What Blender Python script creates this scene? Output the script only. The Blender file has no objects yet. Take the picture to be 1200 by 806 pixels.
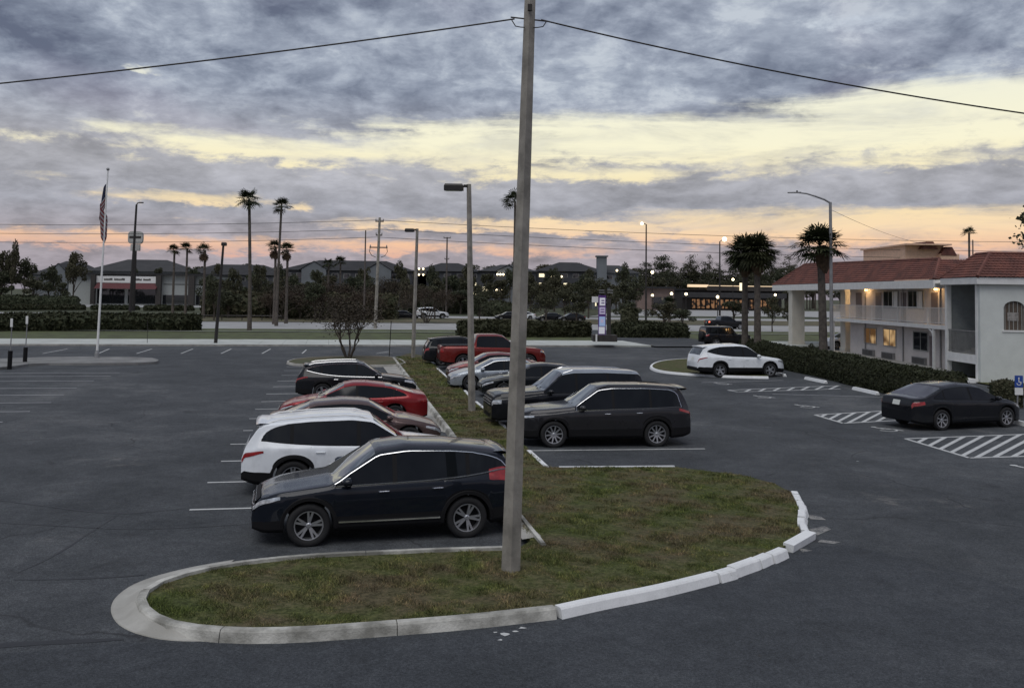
import bpy, math, random
import numpy as np
from mathutils import Vector, Matrix

random.seed(7); RNG = np.random.default_rng(7)
scene = bpy.context.scene
COL = scene.collection
R_ = math.radians

# ------------------------------------------------------------------ camera
CAM_H = 4.4; FPX = 1040.0; PITCH = R_(2.5); ROLL = R_(0.8)
PW, PH = 1200.0, 806.0
CX, CY = 599.0, 345.0 - FPX*math.tan(PITCH)
_F = Vector((0, math.cos(PITCH), math.sin(PITCH)))
_U0 = Vector((0, -math.sin(PITCH), math.cos(PITCH)))
_R = Vector((1, 0, 0))*math.cos(ROLL) + _U0*math.sin(ROLL)
_U = _U0*math.cos(ROLL) - Vector((1, 0, 0))*math.sin(ROLL)
cam_data = bpy.data.cameras.new('camera')
cam = bpy.data.objects.new('camera', cam_data); COL.objects.link(cam)
m = Matrix.Identity(4)
for i in range(3):
    m[i][0] = _R[i]; m[i][1] = _U[i]; m[i][2] = -_F[i]
m.translation = Vector((0, 0, CAM_H))
cam.matrix_world = m
cam_data.sensor_width = 36.0; cam_data.sensor_fit = 'HORIZONTAL'
cam_data.lens = 36.0*FPX/PW
cam_data.shift_x = (600-CX)/PW
cam_data.shift_y = -(PH/2-CY)/PW
cam_data.clip_start = 0.1; cam_data.clip_end = 5000
scene.camera = cam

# ------------------------------------------------------------------ sky, sun, exposure
def srgb(r, g, b):
    def c(x):
        x /= 255.0
        return x/12.92 if x <= 0.04045 else ((x+0.055)/1.055)**2.4
    return (c(r), c(g), c(b), 1.0)

class NT:
    """small node-graph writer"""
    def __init__(self, tree):
        self.t = tree; self.n = tree.nodes; self.l = tree.links
    def new(self, typ, **kw):
        nd = self.n.new(typ)
        for k, v in kw.items(): setattr(nd, k, v)
        return nd
    def link(self, a, b): self.l.new(a, b)
    def inp(self, sock, v):
        if hasattr(v, 'links') or isinstance(v, bpy.types.NodeSocket): self.l.new(v, sock)
        else: sock.default_value = v
    def math(self, op, a, b=0.0, c=None, clamp=False):
        nd = self.n.new('ShaderNodeMath'); nd.operation = op; nd.use_clamp = clamp
        self.inp(nd.inputs[0], a); self.inp(nd.inputs[1], b)
        if c is not None: self.inp(nd.inputs[2], c)
        return nd.outputs[0]
    def add(self, a, b): return self.math('ADD', a, b)
    def mul(self, a, b): return self.math('MULTIPLY', a, b)
    def noise(self, vec, scale, detail=4, rough=0.55, dist=0.0):
        nd = self.n.new('ShaderNodeTexNoise')
        if vec is not None: self.l.new(vec, nd.inputs['Vector'])
        nd.inputs['Scale'].default_value = scale; nd.inputs['Detail'].default_value = detail
        nd.inputs['Roughness'].default_value = rough; nd.inputs['Distortion'].default_value = dist
        return nd.outputs['Fac']
    def ramp(self, fac, stops, interp='LINEAR'):
        nd = self.n.new('ShaderNodeValToRGB'); cr = nd.color_ramp; cr.interpolation = interp
        while len(cr.elements) < len(stops): cr.elements.new(0.5)
        for e, (p, c) in zip(cr.elements, stops):
            e.position = p; e.color = c if len(c) == 4 else (*c, 1)
        self.inp(nd.inputs[0], fac)
        return nd.outputs[0]
    def mix(self, fac, a, b, blend='MIX'):
        nd = self.n.new('ShaderNodeMix'); nd.data_type = 'RGBA'; nd.blend_type = blend
        self.inp(nd.inputs[0], fac); self.inp(nd.inputs[6], a); self.inp(nd.inputs[7], b)
        return nd.outputs[2]
    def step(self, v, lo, hi):
        nd = self.n.new('ShaderNodeMapRange'); nd.interpolation_type = 'SMOOTHSTEP'
        self.inp(nd.inputs[0], v)
        nd.inputs[1].default_value = lo; nd.inputs[2].default_value = hi
        nd.inputs[3].default_value = 0; nd.inputs[4].default_value = 1
        return nd.outputs[0]

SUN_EL, SUN_AZ = R_(62), R_(200)          # azimuth measured from +Y towards +X
world = bpy.data.worlds.new('World'); scene.world = world; world.use_nodes = True
W = NT(world.node_tree); world.node_tree.nodes.clear()
tc = W.new('ShaderNodeTexCoord'); sp = W.new('ShaderNodeSeparateXYZ'); W.link(tc.outputs['Generated'], sp.inputs[0])
dx, dy, dz = sp.outputs
hyp = W.math('SQRT', W.add(W.mul(dx, dx), W.mul(dy, dy)))
hyp = W.math('MAXIMUM', hyp, 0.02)
V = W.math('DIVIDE', dz, hyp)                          # tangent of elevation
U = W.math('ARCTAN2', dx, dy)                          # azimuth
inv = W.math('DIVIDE', 1.0, W.math('MAXIMUM', W.add(W.math('ABSOLUTE', dz), 0.27), 0.02))
cb = W.new('ShaderNodeCombineXYZ'); W.link(W.mul(dx, inv), cb.inputs[0]); W.link(W.mul(dy, inv), cb.inputs[1])
cb.inputs[2].default_value = 0.37
P = cb.outputs[0]
PS = W.new('ShaderNodeVectorMath', operation='MULTIPLY'); W.link(tc.outputs['Generated'], PS.inputs[0]); PS.inputs[1].default_value = (1.0, 1.0, 7.0)     # streaky layer
n_big = W.noise(P, 2.6, 7, 0.56, 0.5)
n_mid = W.noise(P, 7.0, 9, 0.66, 0.3)
n_fin = W.noise(P, 20.0, 6, 0.62, 0.3)
n_hue = W.noise(P, 1.1, 3, 0.5, 0.2)
def px2uv(x, y): return math.atan((x-600)/FPX), (345+0.014*(x-600)-y)/FPX
Vw = W.add(V, W.mul(W.add(n_mid, -0.5), 0.035))         # wavy band edges
Uw = W.add(U, W.mul(W.add(n_big, -0.5), 0.25))
open_ = None
for (x, y, sx, sy, a) in [(800, 168, 340, 26, 1.0), (1080, 150, 170, 30, .95), (560, 176, 130, 24, 1.0), (340, 180, 150, 16, .85), (210, 168, 120, 10, .5), (700, 205, 200, 10, .6), (460, 150, 80, 12, .6),
                          (960, 200, 240, 12, .55), (1180, 178, 90, 14, .6), (30, 175, 90, 8, .35), (225, 238, 100, 8, .75), (40, 222, 60, 6, .4),
                          (120, 287, 420, 9, .9), (650, 267, 260, 8, .95), (980, 272, 200, 18, 1.0), (1250, 280, 260, 24, 1.0), (470, 292, 170, 9, .75),
                          (145, 97, 22, 4, .7), (90, 58, 50, 10, .28), (560, 60, 70, 20, .22), (1030, 50, 50, 16, .3), (440, 150, 60, 14, .3)]:
    u0, v0 = px2uv(x, y)
    ex = W.math('POWER', W.math('DIVIDE', W.add(Uw, -u0), sx*1.25/FPX), 2.0)
    ey = W.math('POWER', W.math('DIVIDE', W.add(Vw, -v0), sy*1.25/FPX), 2.0)
    g = W.mul(W.math('EXPONENT', W.mul(W.add(ex, ey), -1.0)), a)
    open_ = g if open_ is None else W.math('MAXIMUM', open_, g)
dens = W.add(open_, W.mul(W.add(n_mid, -0.5), 0.9))
n_str = W.noise(PS.outputs[0], 5.0, 7, 0.62, 0.5)
dens = W.add(dens, W.mul(W.add(n_str, -0.52), 1.1))
dens = W.add(dens, W.mul(W.add(n_fin, -0.5), 0.35))
mask = W.mul(W.step(dens, 0.22, 0.74), W.add(0.66, W.mul(W.step(n_str, 0.36, 0.58), 0.34)))
Vr = W.math('MULTIPLY', V, 2.0)                       # ramps run over V 0..0.5
open_col = W.ramp(Vr, [(0.0, srgb(190, 165, 165)), (0.075, srgb(228, 180, 162)), (0.11, srgb(250, 202, 164)), (0.15, srgb(252, 222, 182)),
                       (0.23, srgb(250, 232, 184)), (0.33, srgb(252, 247, 216)), (0.44, srgb(244, 243, 222)), (0.56, srgb(206, 216, 228)), (1.0, srgb(186, 200, 222))])
cl_col = W.ramp(Vr, [(0.0, srgb(146, 140, 150)), (0.10, srgb(166, 158, 164)), (0.18, srgb(160, 161, 170)), (0.30, srgb(172, 172, 177)),
                     (0.42, srgb(170, 171, 180)), (0.52, srgb(140, 147, 166)), (0.68, srgb(130, 140, 162)), (1.0, srgb(140, 150, 172))])
n_puf = W.noise(P, 5.2, 4, 0.5, 0.25)
puf = W.math('ABSOLUTE', W.add(W.mul(n_puf, 2.0), -1.0))                                       # billowy lumps
shade = W.add(W.mul(W.step(n_big, 0.33, 0.67), 0.40), W.mul(W.step(n_mid, 0.34, 0.66), 0.30))
shade = W.add(shade, W.mul(W.math('SUBTRACT', 1.0, W.step(puf, 0.0, 0.42)), 0.24))
shade = W.add(shade, W.mul(W.step(n_fin, 0.3, 0.7), 0.16))                                    # 0 dark .. 1.1 light
hi = W.step(V, 0.13, 0.24)
high = W.ramp(shade, [(0.20, srgb(100, 108, 128)), (0.42, srgb(126, 135, 153)), (0.60, srgb(146, 155, 172)), (0.78, srgb(168, 177, 192)), (0.96, srgb(196, 204, 214))])
high = W.mix(W.mul(W.step(n_hue, 0.5, 0.64), 0.5), high, W.mix(0.5, high, srgb(140, 118, 146)))
amp = 0.55
fac = W.add(1.0, W.mul(W.add(shade, -0.52), 0.75))
cm = W.new('ShaderNodeVectorMath', operation='SCALE'); W.link(cl_col, cm.inputs[0]); W.link(fac, cm.inputs['Scale'])
sky_mix = W.mix(mask, W.mix(hi, cm.outputs[0], high), open_col)
dim = W.new('ShaderNodeMapRange'); dim.interpolation_type = 'SMOOTHSTEP'; W.link(dy, dim.inputs[0])     # the dusk sky is darker away from the sunset
for q_, v_ in ((1, -0.9), (2, 0.35), (3, 0.9), (4, 0.97)): dim.inputs[q_].default_value = v_
bg = W.new('ShaderNodeBackground'); W.link(sky_mix, bg.inputs[0]); W.link(dim.outputs[0], bg.inputs[1])
nish = W.new('ShaderNodeTexSky'); nish.sky_type = 'NISHITA'; nish.sun_disc = False
nish.sun_elevation = SUN_EL; nish.sun_rotation = SUN_AZ; nish.air_density = 1.0; nish.dust_density = 1
bg2 = W.new('ShaderNodeBackground'); W.link(nish.outputs[0], bg2.inputs[0]); bg2.inputs[1].default_value = 0.0015
ads = W.new('ShaderNodeAddShader'); W.link(bg.outputs[0], ads.inputs[0]); W.link(bg2.outputs[0], ads.inputs[1])
wo = W.new('ShaderNodeOutputWorld'); W.link(ads.outputs[0], wo.inputs[0])
world.cycles.sampling_method = 'MANUAL'; world.cycles.sample_map_resolution = 512

sd = bpy.data.lights.new('sun', 'SUN'); sd.energy = 1.35; sd.angle = R_(50); sd.color = (1.0, 0.97, 0.93)
sun = bpy.data.objects.new('sun', sd); COL.objects.link(sun)
sv = Vector((math.sin(SUN_AZ)*math.cos(SUN_EL), math.cos(SUN_AZ)*math.cos(SUN_EL), math.sin(SUN_EL)))
sun.rotation_euler = sv.to_track_quat('Z', 'Y').to_euler()

vs = scene.view_settings; vs.view_transform = 'Standard'; vs.look = 'None'; vs.exposure = 0.0; vs.gamma = 1.0
scene.render.engine = 'CYCLES'; scene.cycles.max_bounces = 5

# ------------------------------------------------------------------ picture-to-place helpers
def ray(px, py):
    return _F*FPX + _R*(px-CX) - _U*(py-CY)
def G(px, py, z=0.0):
    d = ray(px, py); t = (z-CAM_H)/d.z
    return Vector((d.x*t, d.y*t, z))
def RY(px, py, Y):
    d = ray(px, py); t = Y/d.y
    return Vector((d.x*t, Y, CAM_H+d.z*t))
TH = R_(11.5)
E2 = Vector((math.cos(TH), math.sin(TH), 0)); N2 = Vector((-math.sin(TH), math.cos(TH), 0))
def EN(a, b, z=0.0): return E2*a + N2*b + Vector((0, 0, z))
def toEN(p): return p.dot(E2), p.dot(N2)

# ------------------------------------------------------------------ mesh helpers
def link(name, me, mat=None, parent=None, loc=None):
    o = bpy.data.objects.new(name, me); COL.objects.link(o)
    if mat is not None and me is not None and len(me.materials) == 0:
        for mm in (mat if isinstance(mat, (list, tuple)) else [mat]): me.materials.append(mm)
    if parent is not None: o.parent = parent
    if loc is not None: o.location = loc
    return o
def tag(o, label=None, cat=None, group=None, kind=None):
    if label: o['label'] = label
    if cat: o['category'] = cat
    if group: o['group'] = group
    if kind: o['kind'] = kind
    return o
def empty(name, loc, label, cat, rz=0.0, group=None):
    o = bpy.data.objects.new(name, None); COL.objects.link(o)
    o.location = loc; o.rotation_euler = (0, 0, rz); o.empty_display_size = 0.3
    return tag(o, label, cat, group)
def copy_tree(o, parent=None):
    c = o.copy(); COL.objects.link(c); c.parent = parent
    if o.parent is None: pass
    for ch in [x for x in bpy.data.objects if x.parent == o]: copy_tree(ch, c)
    return c

class MB:
    """collects shapes; build() links them as one mesh object"""
    def __init__(self): self.v = []; self.f = []; self.mi = []; self.cur = 0
    def add(self, vs, fs):
        b = len(self.v); self.v += [tuple(p) for p in vs]
        self.f += [tuple(b+i for i in f) for f in fs]; self.mi += [self.cur]*len(fs)
        return self
    def box(self, x0, x1, y0, y1, z0, z1, M=None):
        vs = [Vector((x, y, z)) for z in (z0, z1) for (x, y) in ((x0, y0), (x1, y0), (x1, y1), (x0, y1))]
        if M is not None: vs = [M @ p for p in vs]
        return self.add(vs, [(0, 3, 2, 1), (4, 5, 6, 7), (0, 1, 5, 4), (1, 2, 6, 5), (2, 3, 7, 6), (3, 0, 4, 7)])
    def cbox(self, c, s, M=None):
        return self.box(c[0]-s[0]/2, c[0]+s[0]/2, c[1]-s[1]/2, c[1]+s[1]/2, c[2]-s[2]/2, c[2]+s[2]/2, M)
    def tube(self, pts, rad, n=8, cap=True):
        pts = [Vector(p) for p in pts]
        if not isinstance(rad, (list, tuple)): rad = [rad]*len(pts)
        vs = []; fs = []
        for i, p in enumerate(pts):
            d = (pts[min(i+1, len(pts)-1)]-pts[max(i-1, 0)]).normalized()
            a = Vector((0, 0, 1)) if abs(d.z) < 0.9 else Vector((1, 0, 0))
            s = d.cross(a).normalized(); t = d.cross(s).normalized()
            for k in range(n):
                q = 2*math.pi*k/n; vs.append(p+(s*math.cos(q)+t*math.sin(q))*rad[i])
        for i in range(len(pts)-1):
            for k in range(n):
                k2 = (k+1) % n; fs.append((i*n+k, i*n+k2, (i+1)*n+k2, (i+1)*n+k))
        if cap:
            fs.append(tuple(range(n))[::-1]); fs.append(tuple((len(pts)-1)*n+k for k in range(n)))
        return self.add(vs, fs)
    def lathe(self, prof, n=24, M=None):      # prof: (radius, height) pairs, axis z
        vs = []; fs = []
        for (r, z) in prof:
            for k in range(n):
                q = 2*math.pi*k/n; p = Vector((r*math.cos(q), r*math.sin(q), z)); vs.append(M @ p if M is not None else p)
        for i in range(len(prof)-1):
            for k in range(n):
                k2 = (k+1) % n; fs.append((i*n+k, i*n+k2, (i+1)*n+k2, (i+1)*n+k))
        return self.add(vs, fs)
    def prism(self, poly, z0, z1):             # poly: xy list, ccw
        n = len(poly); vs = [(p[0], p[1], z0) for p in poly]+[(p[0], p[1], z1) for p in poly]
        fs = [tuple(range(n))[::-1], tuple(range(n, 2*n))]+[(i, (i+1) % n, n+(i+1) % n, n+i) for i in range(n)]
        return self.add(vs, fs)
    def poly(self, pts): return self.add(pts, [tuple(range(len(pts)))])
    def build(self, name, mat, parent=None, smooth=False, loc=None):
        me = bpy.data.meshes.new(name); me.from_pydata(self.v, [], self.f)
        mats = mat if isinstance(mat, (list, tuple)) else [mat]
        for mm in mats: me.materials.append(mm)
        if len(mats) > 1: me.polygons.foreach_set('material_index', self.mi)
        if smooth: me.polygons.foreach_set('use_smooth', [True]*len(me.polygons))
        me.update()
        return link(name, me, None, parent, loc)

def grid_mesh(name, P, mat, parent=None, smooth=True, close_u=False):
    """P: array nu x nv x 3"""
    P = np.asarray(P, float); nu, nv = P.shape[:2]; me = bpy.data.meshes.new(name)
    f = []
    for i in range(nu-1+(1 if close_u else 0)):
        i2 = (i+1) % nu
        for j in range(nv-1): f.append((i*nv+j, i2*nv+j, i2*nv+j+1, i*nv+j+1))
    me.from_pydata(P.reshape(-1, 3).tolist(), [], f); me.materials.append(mat)
    if smooth: me.polygons.foreach_set('use_smooth', [True]*len(f))
    me.update(); return link(name, me, None, parent)

def fast_mesh(name, verts, faces_tri_or_quad, mat, parent=None, smooth=False):
    v = np.asarray(verts, np.float32).reshape(-1, 3); f = np.asarray(faces_tri_or_quad, np.int32); k = f.shape[1]
    me = bpy.data.meshes.new(name); me.vertices.add(len(v)); me.vertices.foreach_set('co', v.ravel())
    me.loops.add(f.size); me.loops.foreach_set('vertex_index', f.ravel())
    me.polygons.add(len(f)); me.polygons.foreach_set('loop_start', np.arange(0, f.size, k, dtype=np.int32))
    try: me.polygons.foreach_set('loop_total', np.full(len(f), k, dtype=np.int32))
    except Exception: pass
    if smooth: me.polygons.foreach_set('use_smooth', np.ones(len(f), dtype=bool))
    me.update(calc_edges=True); me.validate(); me.materials.append(mat)
    return link(name, me, None, parent)

# ------------------------------------------------------------------ materials
def mat(name, col, rough=0.6, metal=0.0, var=0.0, scale=3.0, bump=0.0, bscale=20.0, spec=0.5, coat=0.0, emit=None, estr=0.0, col2=None, ior=None, coords='Object', detail=5, lo=.35, hi=.65):
    m = bpy.data.materials.new(name); m.use_nodes = True; T = NT(m.node_tree); b = m.node_tree.nodes['Principled BSDF']
    col = (*col[:3], 1)
    b.inputs['Base Color'].default_value = col; b.inputs['Roughness'].default_value = rough; b.inputs['Metallic'].default_value = metal
    b.inputs['Specular IOR Level'].default_value = spec
    if ior: b.inputs['IOR'].default_value = ior
    if coat: b.inputs['Coat Weight'].default_value = coat; b.inputs['Coat Roughness'].default_value = 0.04
    if emit: b.inputs['Emission Color'].default_value = (*emit[:3], 1); b.inputs['Emission Strength'].default_value = estr
    tcn = T.new('ShaderNodeTexCoord'); vec = tcn.outputs[coords]
    if coords == 'World':
        pass
    if var or col2:
        n = T.noise(vec, scale, detail, 0.6)
        c2 = (*col2[:3], 1) if col2 else tuple(c*(1-var) for c in col[:3])+(1,)
        c1 = col if col2 else tuple(min(1, c*(1+var)) for c in col[:3])+(1,)
        T.link(T.ramp(n, [(lo, c2), (hi, c1)]), b.inputs['Base Color'])
    if bump:
        bn = T.new('ShaderNodeBump'); bn.inputs['Strength'].default_value = bump; bn.inputs['Distance'].default_value = 0.02
        T.link(T.noise(vec, bscale, 4, 0.6), bn.inputs['Height']); T.link(bn.outputs[0], b.inputs['Normal'])
    return m

M = {}
def asphalt_mat(name, c0, c1, c2, sc=1.0, cracks=True):
    m = bpy.data.materials.new(name); m.use_nodes = True; T = NT(m.node_tree); b = m.node_tree.nodes['Principled BSDF']
    tcn = T.new('ShaderNodeTexCoord'); v = tcn.outputs['Object']
    big = T.noise(v, 0.09, 5, 0.6, 0.5); mid = T.noise(v, 0.55, 6, 0.65, 0.3); fine = T.noise(v, 34, 3, 0.75); fin2 = T.noise(v, 75, 2, 0.7); pat = T.noise(v, 3.5, 5, 0.75)
    s = T.add(T.mul(big, 0.55), T.mul(mid, 0.45))
    base = T.ramp(s, [(0.36, c0), (0.52, c1), (0.64, c2)])
    sp1 = T.ramp(fine, [(0.34, (0.58, 0.58, 0.58)), (0.5, (1, 1, 1)), (0.66, (1.5, 1.5, 1.5))])
    sp2 = T.ramp(fin2, [(0.34, (0.62, 0.62, 0.62)), (0.5, (1, 1, 1)), (0.66, (1.5, 1.5, 1.5))])
    sp3 = T.ramp(pat, [(0.34, (0.82, 0.82, 0.83)), (0.5, (1, 1, 1)), (0.66, (1.18, 1.18, 1.16))])
    c = T.mix(1.0, base, sp1, 'MULTIPLY'); c = T.mix(1.0, c, sp2, 'MULTIPLY'); c = T.mix(1.0, c, sp3, 'MULTIPLY')
    # worn pale scuffs
    wn_ = T.mul(T.step(T.noise(v, 0.16, 4, 0.6), 0.58, 0.70), T.step(T.noise(v, 1.4, 6, 0.75), 0.5, 0.64)); c = T.mix(T.mul(wn_, 0.5), c, (0.20, 0.19, 0.18, 1))
    oil = T.mul(T.step(T.noise(v, 0.9, 5, 0.6, 0.4), 0.60, 0.72), 0.45); c = T.mix(oil, c, (0.022, 0.023, 0.025, 1))
    # wandering cracks
    wv = T.new('ShaderNodeVectorMath', operation='ADD'); T.link(v, wv.inputs[0])
    nz = T.new('ShaderNodeTexNoise'); T.link(v, nz.inputs['Vector']); nz.inputs['Scale'].default_value = 0.7; nz.inputs['Detail'].default_value = 5
    T.link(nz.outputs['Color'], wv.inputs[1])
    vo = T.new('ShaderNodeTexVoronoi', feature='DISTANCE_TO_EDGE'); T.link(wv.outputs[0], vo.inputs['Vector']); vo.inputs['Scale'].default_value = 0.20
    crack = T.math('SUBTRACT', 1.0, T.step(vo.outputs['Distance'], 0.0, 0.008))
    crack = T.mul(crack, T.step(T.noise(v, 0.25, 3), 0.46, 0.6))
    if cracks: c = T.mix(T.mul(crack, 0.75), c, (0.02, 0.02, 0.022, 1))
    T.link(c, b.inputs['Base Color']); b.inputs['Roughness'].default_value = 0.85; b.inputs['Specular IOR Level'].default_value = 0.3
    bn = T.new('ShaderNodeBump'); bn.inputs['Strength'].default_value = 0.6; bn.inputs['Distance'].default_value = 0.012
    T.link(T.add(fine, T.mul(mid, 0.8)), bn.inputs['Height']); T.link(bn.outputs[0], b.inputs['Normal'])
    return m
M['asphalt'] = asphalt_mat('asphalt', (0.036, 0.040, 0.044), (0.063, 0.068, 0.074), (0.105, 0.109, 0.113))
M['newer_asphalt'] = asphalt_mat('newer_asphalt', (0.034, 0.038, 0.043), (0.049, 0.054, 0.061), (0.066, 0.071, 0.078), cracks=False)
M['road'] = mat('road_surface', (0.34, 0.34, 0.335), .8, var=.15, scale=.3, bump=.2)
M['tar'] = mat('tar_seam', (0.011, 0.012, 0.014), .5, var=.2)
M['concrete'] = mat('concrete', (0.36, 0.35, 0.32), .85, var=.25, scale=1.5, bump=.5, bscale=30, detail=8)
M['curb_concrete'] = mat('curb_concrete', (0.60, 0.59, 0.54), .85, col2=(0.22, 0.215, 0.19), scale=1.6, bump=.6, bscale=30, detail=10, lo=.38, hi=.60)
M['gutter'] = mat('gutter_concrete', (0.52, 0.51, 0.47), .85, col2=(0.33, 0.32, 0.29), scale=.8, bump=.5, bscale=30, detail=9)
M['sidewalk'] = mat('sidewalk_concrete', (0.48, 0.50, 0.47), .85, var=.12, scale=.5, bump=.3)
def paint_mat(name, col, under, thr):
    m = bpy.data.materials.new(name); m.use_nodes = True; T = NT(m.node_tree); b = m.node_tree.nodes['Principled BSDF']
    tcn = T.new('ShaderNodeTexCoord'); v = tcn.outputs['Object']
    n = T.add(T.mul(T.noise(v, 3.0, 8, 0.75), 0.6), T.mul(T.noise(v, 40, 3, 0.6), 0.4))
    T.link(T.ramp(n, [(thr-0.06, (*under, 1)), (thr+0.03, tuple(c*.8 for c in col)+(1,)), (0.68, (*col, 1))]), b.inputs['Base Color'])
    b.inputs['Roughness'].default_value = 0.65
    bn = T.new('ShaderNodeBump'); bn.inputs['Strength'].default_value = 0.35; bn.inputs['Distance'].default_value = 0.01
    T.link(n, bn.inputs['Height']); T.link(bn.outputs[0], b.inputs['Normal'])
    return m
M['line'] = paint_mat('worn_line_paint', (0.62, 0.63, 0.62), (0.11, 0.115, 0.12), 0.40)
M['faded_line'] = paint_mat('faded_line_paint', (0.50, 0.51, 0.52), (0.12, 0.125, 0.13), 0.42)
M['white_curb'] = paint_mat('white_curb_paint', (0.90, 0.91, 0.91), (0.36, 0.35, 0.32), 0.36)
def grass_mat(name, blades):
    m = bpy.data.materials.new(name); m.use_nodes = True; T = NT(m.node_tree); b = m.node_tree.nodes['Principled BSDF']
    tcn = T.new('ShaderNodeTexCoord'); v = tcn.outputs['Object']
    n1 = T.noise(v, 0.75, 6, 0.62, 0.5); n2 = T.noise(v, 14, 3, 0.7)
    g = T.ramp(T.add(T.mul(n1, 0.75), T.mul(n2, 0.25)), [(0.38, (0.085, 0.112, 0.036)), (0.46, (0.115, 0.130, 0.050)), (0.52, (0.140, 0.130, 0.068)), (0.60, (0.150, 0.118, 0.080))])
    if blades:
        gi = T.new('ShaderNodeNewGeometry')
        r = T.ramp(gi.outputs['Random Per Island'], [(0, (0.6, 0.65, 0.6)), (0.6, (1.1, 1.1, 1.05)), (0.85, (1.6, 1.5, 1.3)), (1, (2.1, 2.0, 1.7))]); g = T.mix(1.0, g, T.ramp(T.noise(v, 3.2, 5, 0.7), [(.36, (.5, .52, .5)), (.5, (1, 1, 1)), (.64, (1.7, 1.6, 1.5))]), 'MULTIPLY')
        g = T.mix(1.0, g, r, 'MULTIPLY')
    else:
        g = T.mix(0.5, g, (0.06, 0.06, 0.02, 1)); g = T.mix(1.0, g, T.ramp(n2, [(.36, (.5, .5, .5)), (.64, (1.3, 1.3, 1.3))]), 'MULTIPLY')
        bn = T.new('ShaderNodeBump'); bn.inputs['Strength'].default_value = 0.8; bn.inputs['Distance'].default_value = 0.05
        T.link(T.noise(v, 9, 4, 0.7), bn.inputs['Height']); T.link(bn.outputs[0], b.inputs['Normal'])
    T.link(g, b.inputs['Base Color']); b.inputs['Roughness'].default_value = 0.8; b.inputs['Specular IOR Level'].default_value = 0.15
    return m
M['grass'] = grass_mat('grass_blades', True); M['turf'] = grass_mat('turf_soil', False)
M['far_ground'] = mat('far_ground', (0.07, 0.075, 0.035), .9, col2=(0.035, 0.045, 0.02), scale=.08)
M['verge'] = mat('verge_grass', (0.095, 0.12, 0.04), .9, col2=(0.05, 0.05, 0.025), scale=.7, detail=8)
M['brown_grass'] = mat('dry_grass', (0.13, 0.10, 0.06), .9, col2=(0.06, 0.07, 0.03), scale=.3)
def leaf_mat(name, c1, c2):
    m = bpy.data.materials.new(name); m.use_nodes = True; T = NT(m.node_tree); b = m.node_tree.nodes['Principled BSDF']
    gi = T.new('ShaderNodeNewGeometry'); oi = T.new('ShaderNodeObjectInfo')
    c = T.mix(gi.outputs['Random Per Island'], (*c1, 1), (*c2, 1))
    c = T.mix(T.mul(oi.outputs['Random'], 0.4), c, (c2[0]*1.2, c2[1]*.8, c2[2]*.8, 1))
    T.link(c, b.inputs['Base Color']); b.inputs['Roughness'].default_value = 0.7; b.inputs['Specular IOR Level'].default_value = 0.2
    return m
M['leaf'] = leaf_mat('foliage', (0.032, 0.042, 0.024), (0.08, 0.088, 0.052))
M['leaf_dark'] = leaf_mat('hedge_leaves', (0.016, 0.024, 0.012), (0.045, 0.055, 0.028))
M['leaf_brown'] = leaf_mat('brown_leaves', (0.040, 0.034, 0.024), (0.066, 0.056, 0.040))
M['palm_leaf'] = leaf_mat('palm_fronds', (0.02, 0.03, 0.014), (0.045, 0.055, 0.024))
M['palm_dead'] = mat('dead_fronds', (0.09, 0.06, 0.035), .9, var=.3, scale=6)
M['bark'] = mat('bark', (0.085, 0.07, 0.055), .9, var=.35, scale=6, bump=.6, bscale=25)
M['palm_bark'] = mat('palm_bark', (0.10, 0.085, 0.072), .9, var=.35, scale=4, bump=.6, bscale=18)
M['pole_concrete'] = mat('weathered_pole_concrete', (0.29, 0.27, 0.235), .9, var=.3, scale=2.2, bump=.4, bscale=40, detail=8)
M['dark_metal'] = mat('dark_bronze_metal', (0.035, 0.032, 0.03), .5, metal=.4, var=.2)
M['grey_metal'] = mat('galvanised_metal', (0.30, 0.30, 0.30), .5, metal=.5, var=.15)
M['wood'] = mat('pole_wood', (0.10, 0.085, 0.075), .9, var=.3, scale=3)
M['black'] = mat('black_plastic', (0.012, 0.012, 0.013), .6, spec=.15)
M['rubber'] = mat('tyre_rubber', (0.016, 0.016, 0.017), .85, bump=.3, bscale=60)
M['chrome'] = mat('chrome', (0.75, 0.76, 0.78), .15, metal=1.0)
M['alloy'] = mat('alloy', (0.55, 0.56, 0.58), .3, metal=.85)
M['glass'] = mat('car_glass', (0.006, 0.008, 0.010), .03, spec=.36)
M['screen'] = mat('windshield_glass', (0.04, 0.048, 0.052), .04, spec=.7, coat=.7, ior=1.5)
M['lamp_clear'] = mat('headlight_glass', (0.62, 0.64, 0.66), .08, metal=.5, coat=1.0, var=.4, scale=14)
M['lamp_red'] = mat('taillight_red', (0.30, 0.012, 0.012), .12, coat=1.0, var=.3, scale=10)
M['plate'] = mat('licence_plate', (0.62, 0.64, 0.60), .4)
M['white'] = mat('white_paint', (0.80, 0.80, 0.78), .55, var=.06)
M['stucco'] = mat('grey_white_stucco', (0.66, 0.69, 0.66), .9, var=.06, scale=1.2, bump=.5, bscale=30)
M['stucco_warm'] = mat('cream_stucco', (0.60, 0.57, 0.50), .9, var=.06, scale=1.2, bump=.3, bscale=30)
M['lamp_glow'] = mat('lit_lamp', (0.9, 0.85, 0.7), .5, emit=(1.0, 0.82, 0.5), estr=6.0)
M['lamp_warm'] = mat('lit_warm_lamp', (0.9, 0.7, 0.4), .5, emit=(1.0, 0.55, 0.22), estr=4.0)
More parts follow.
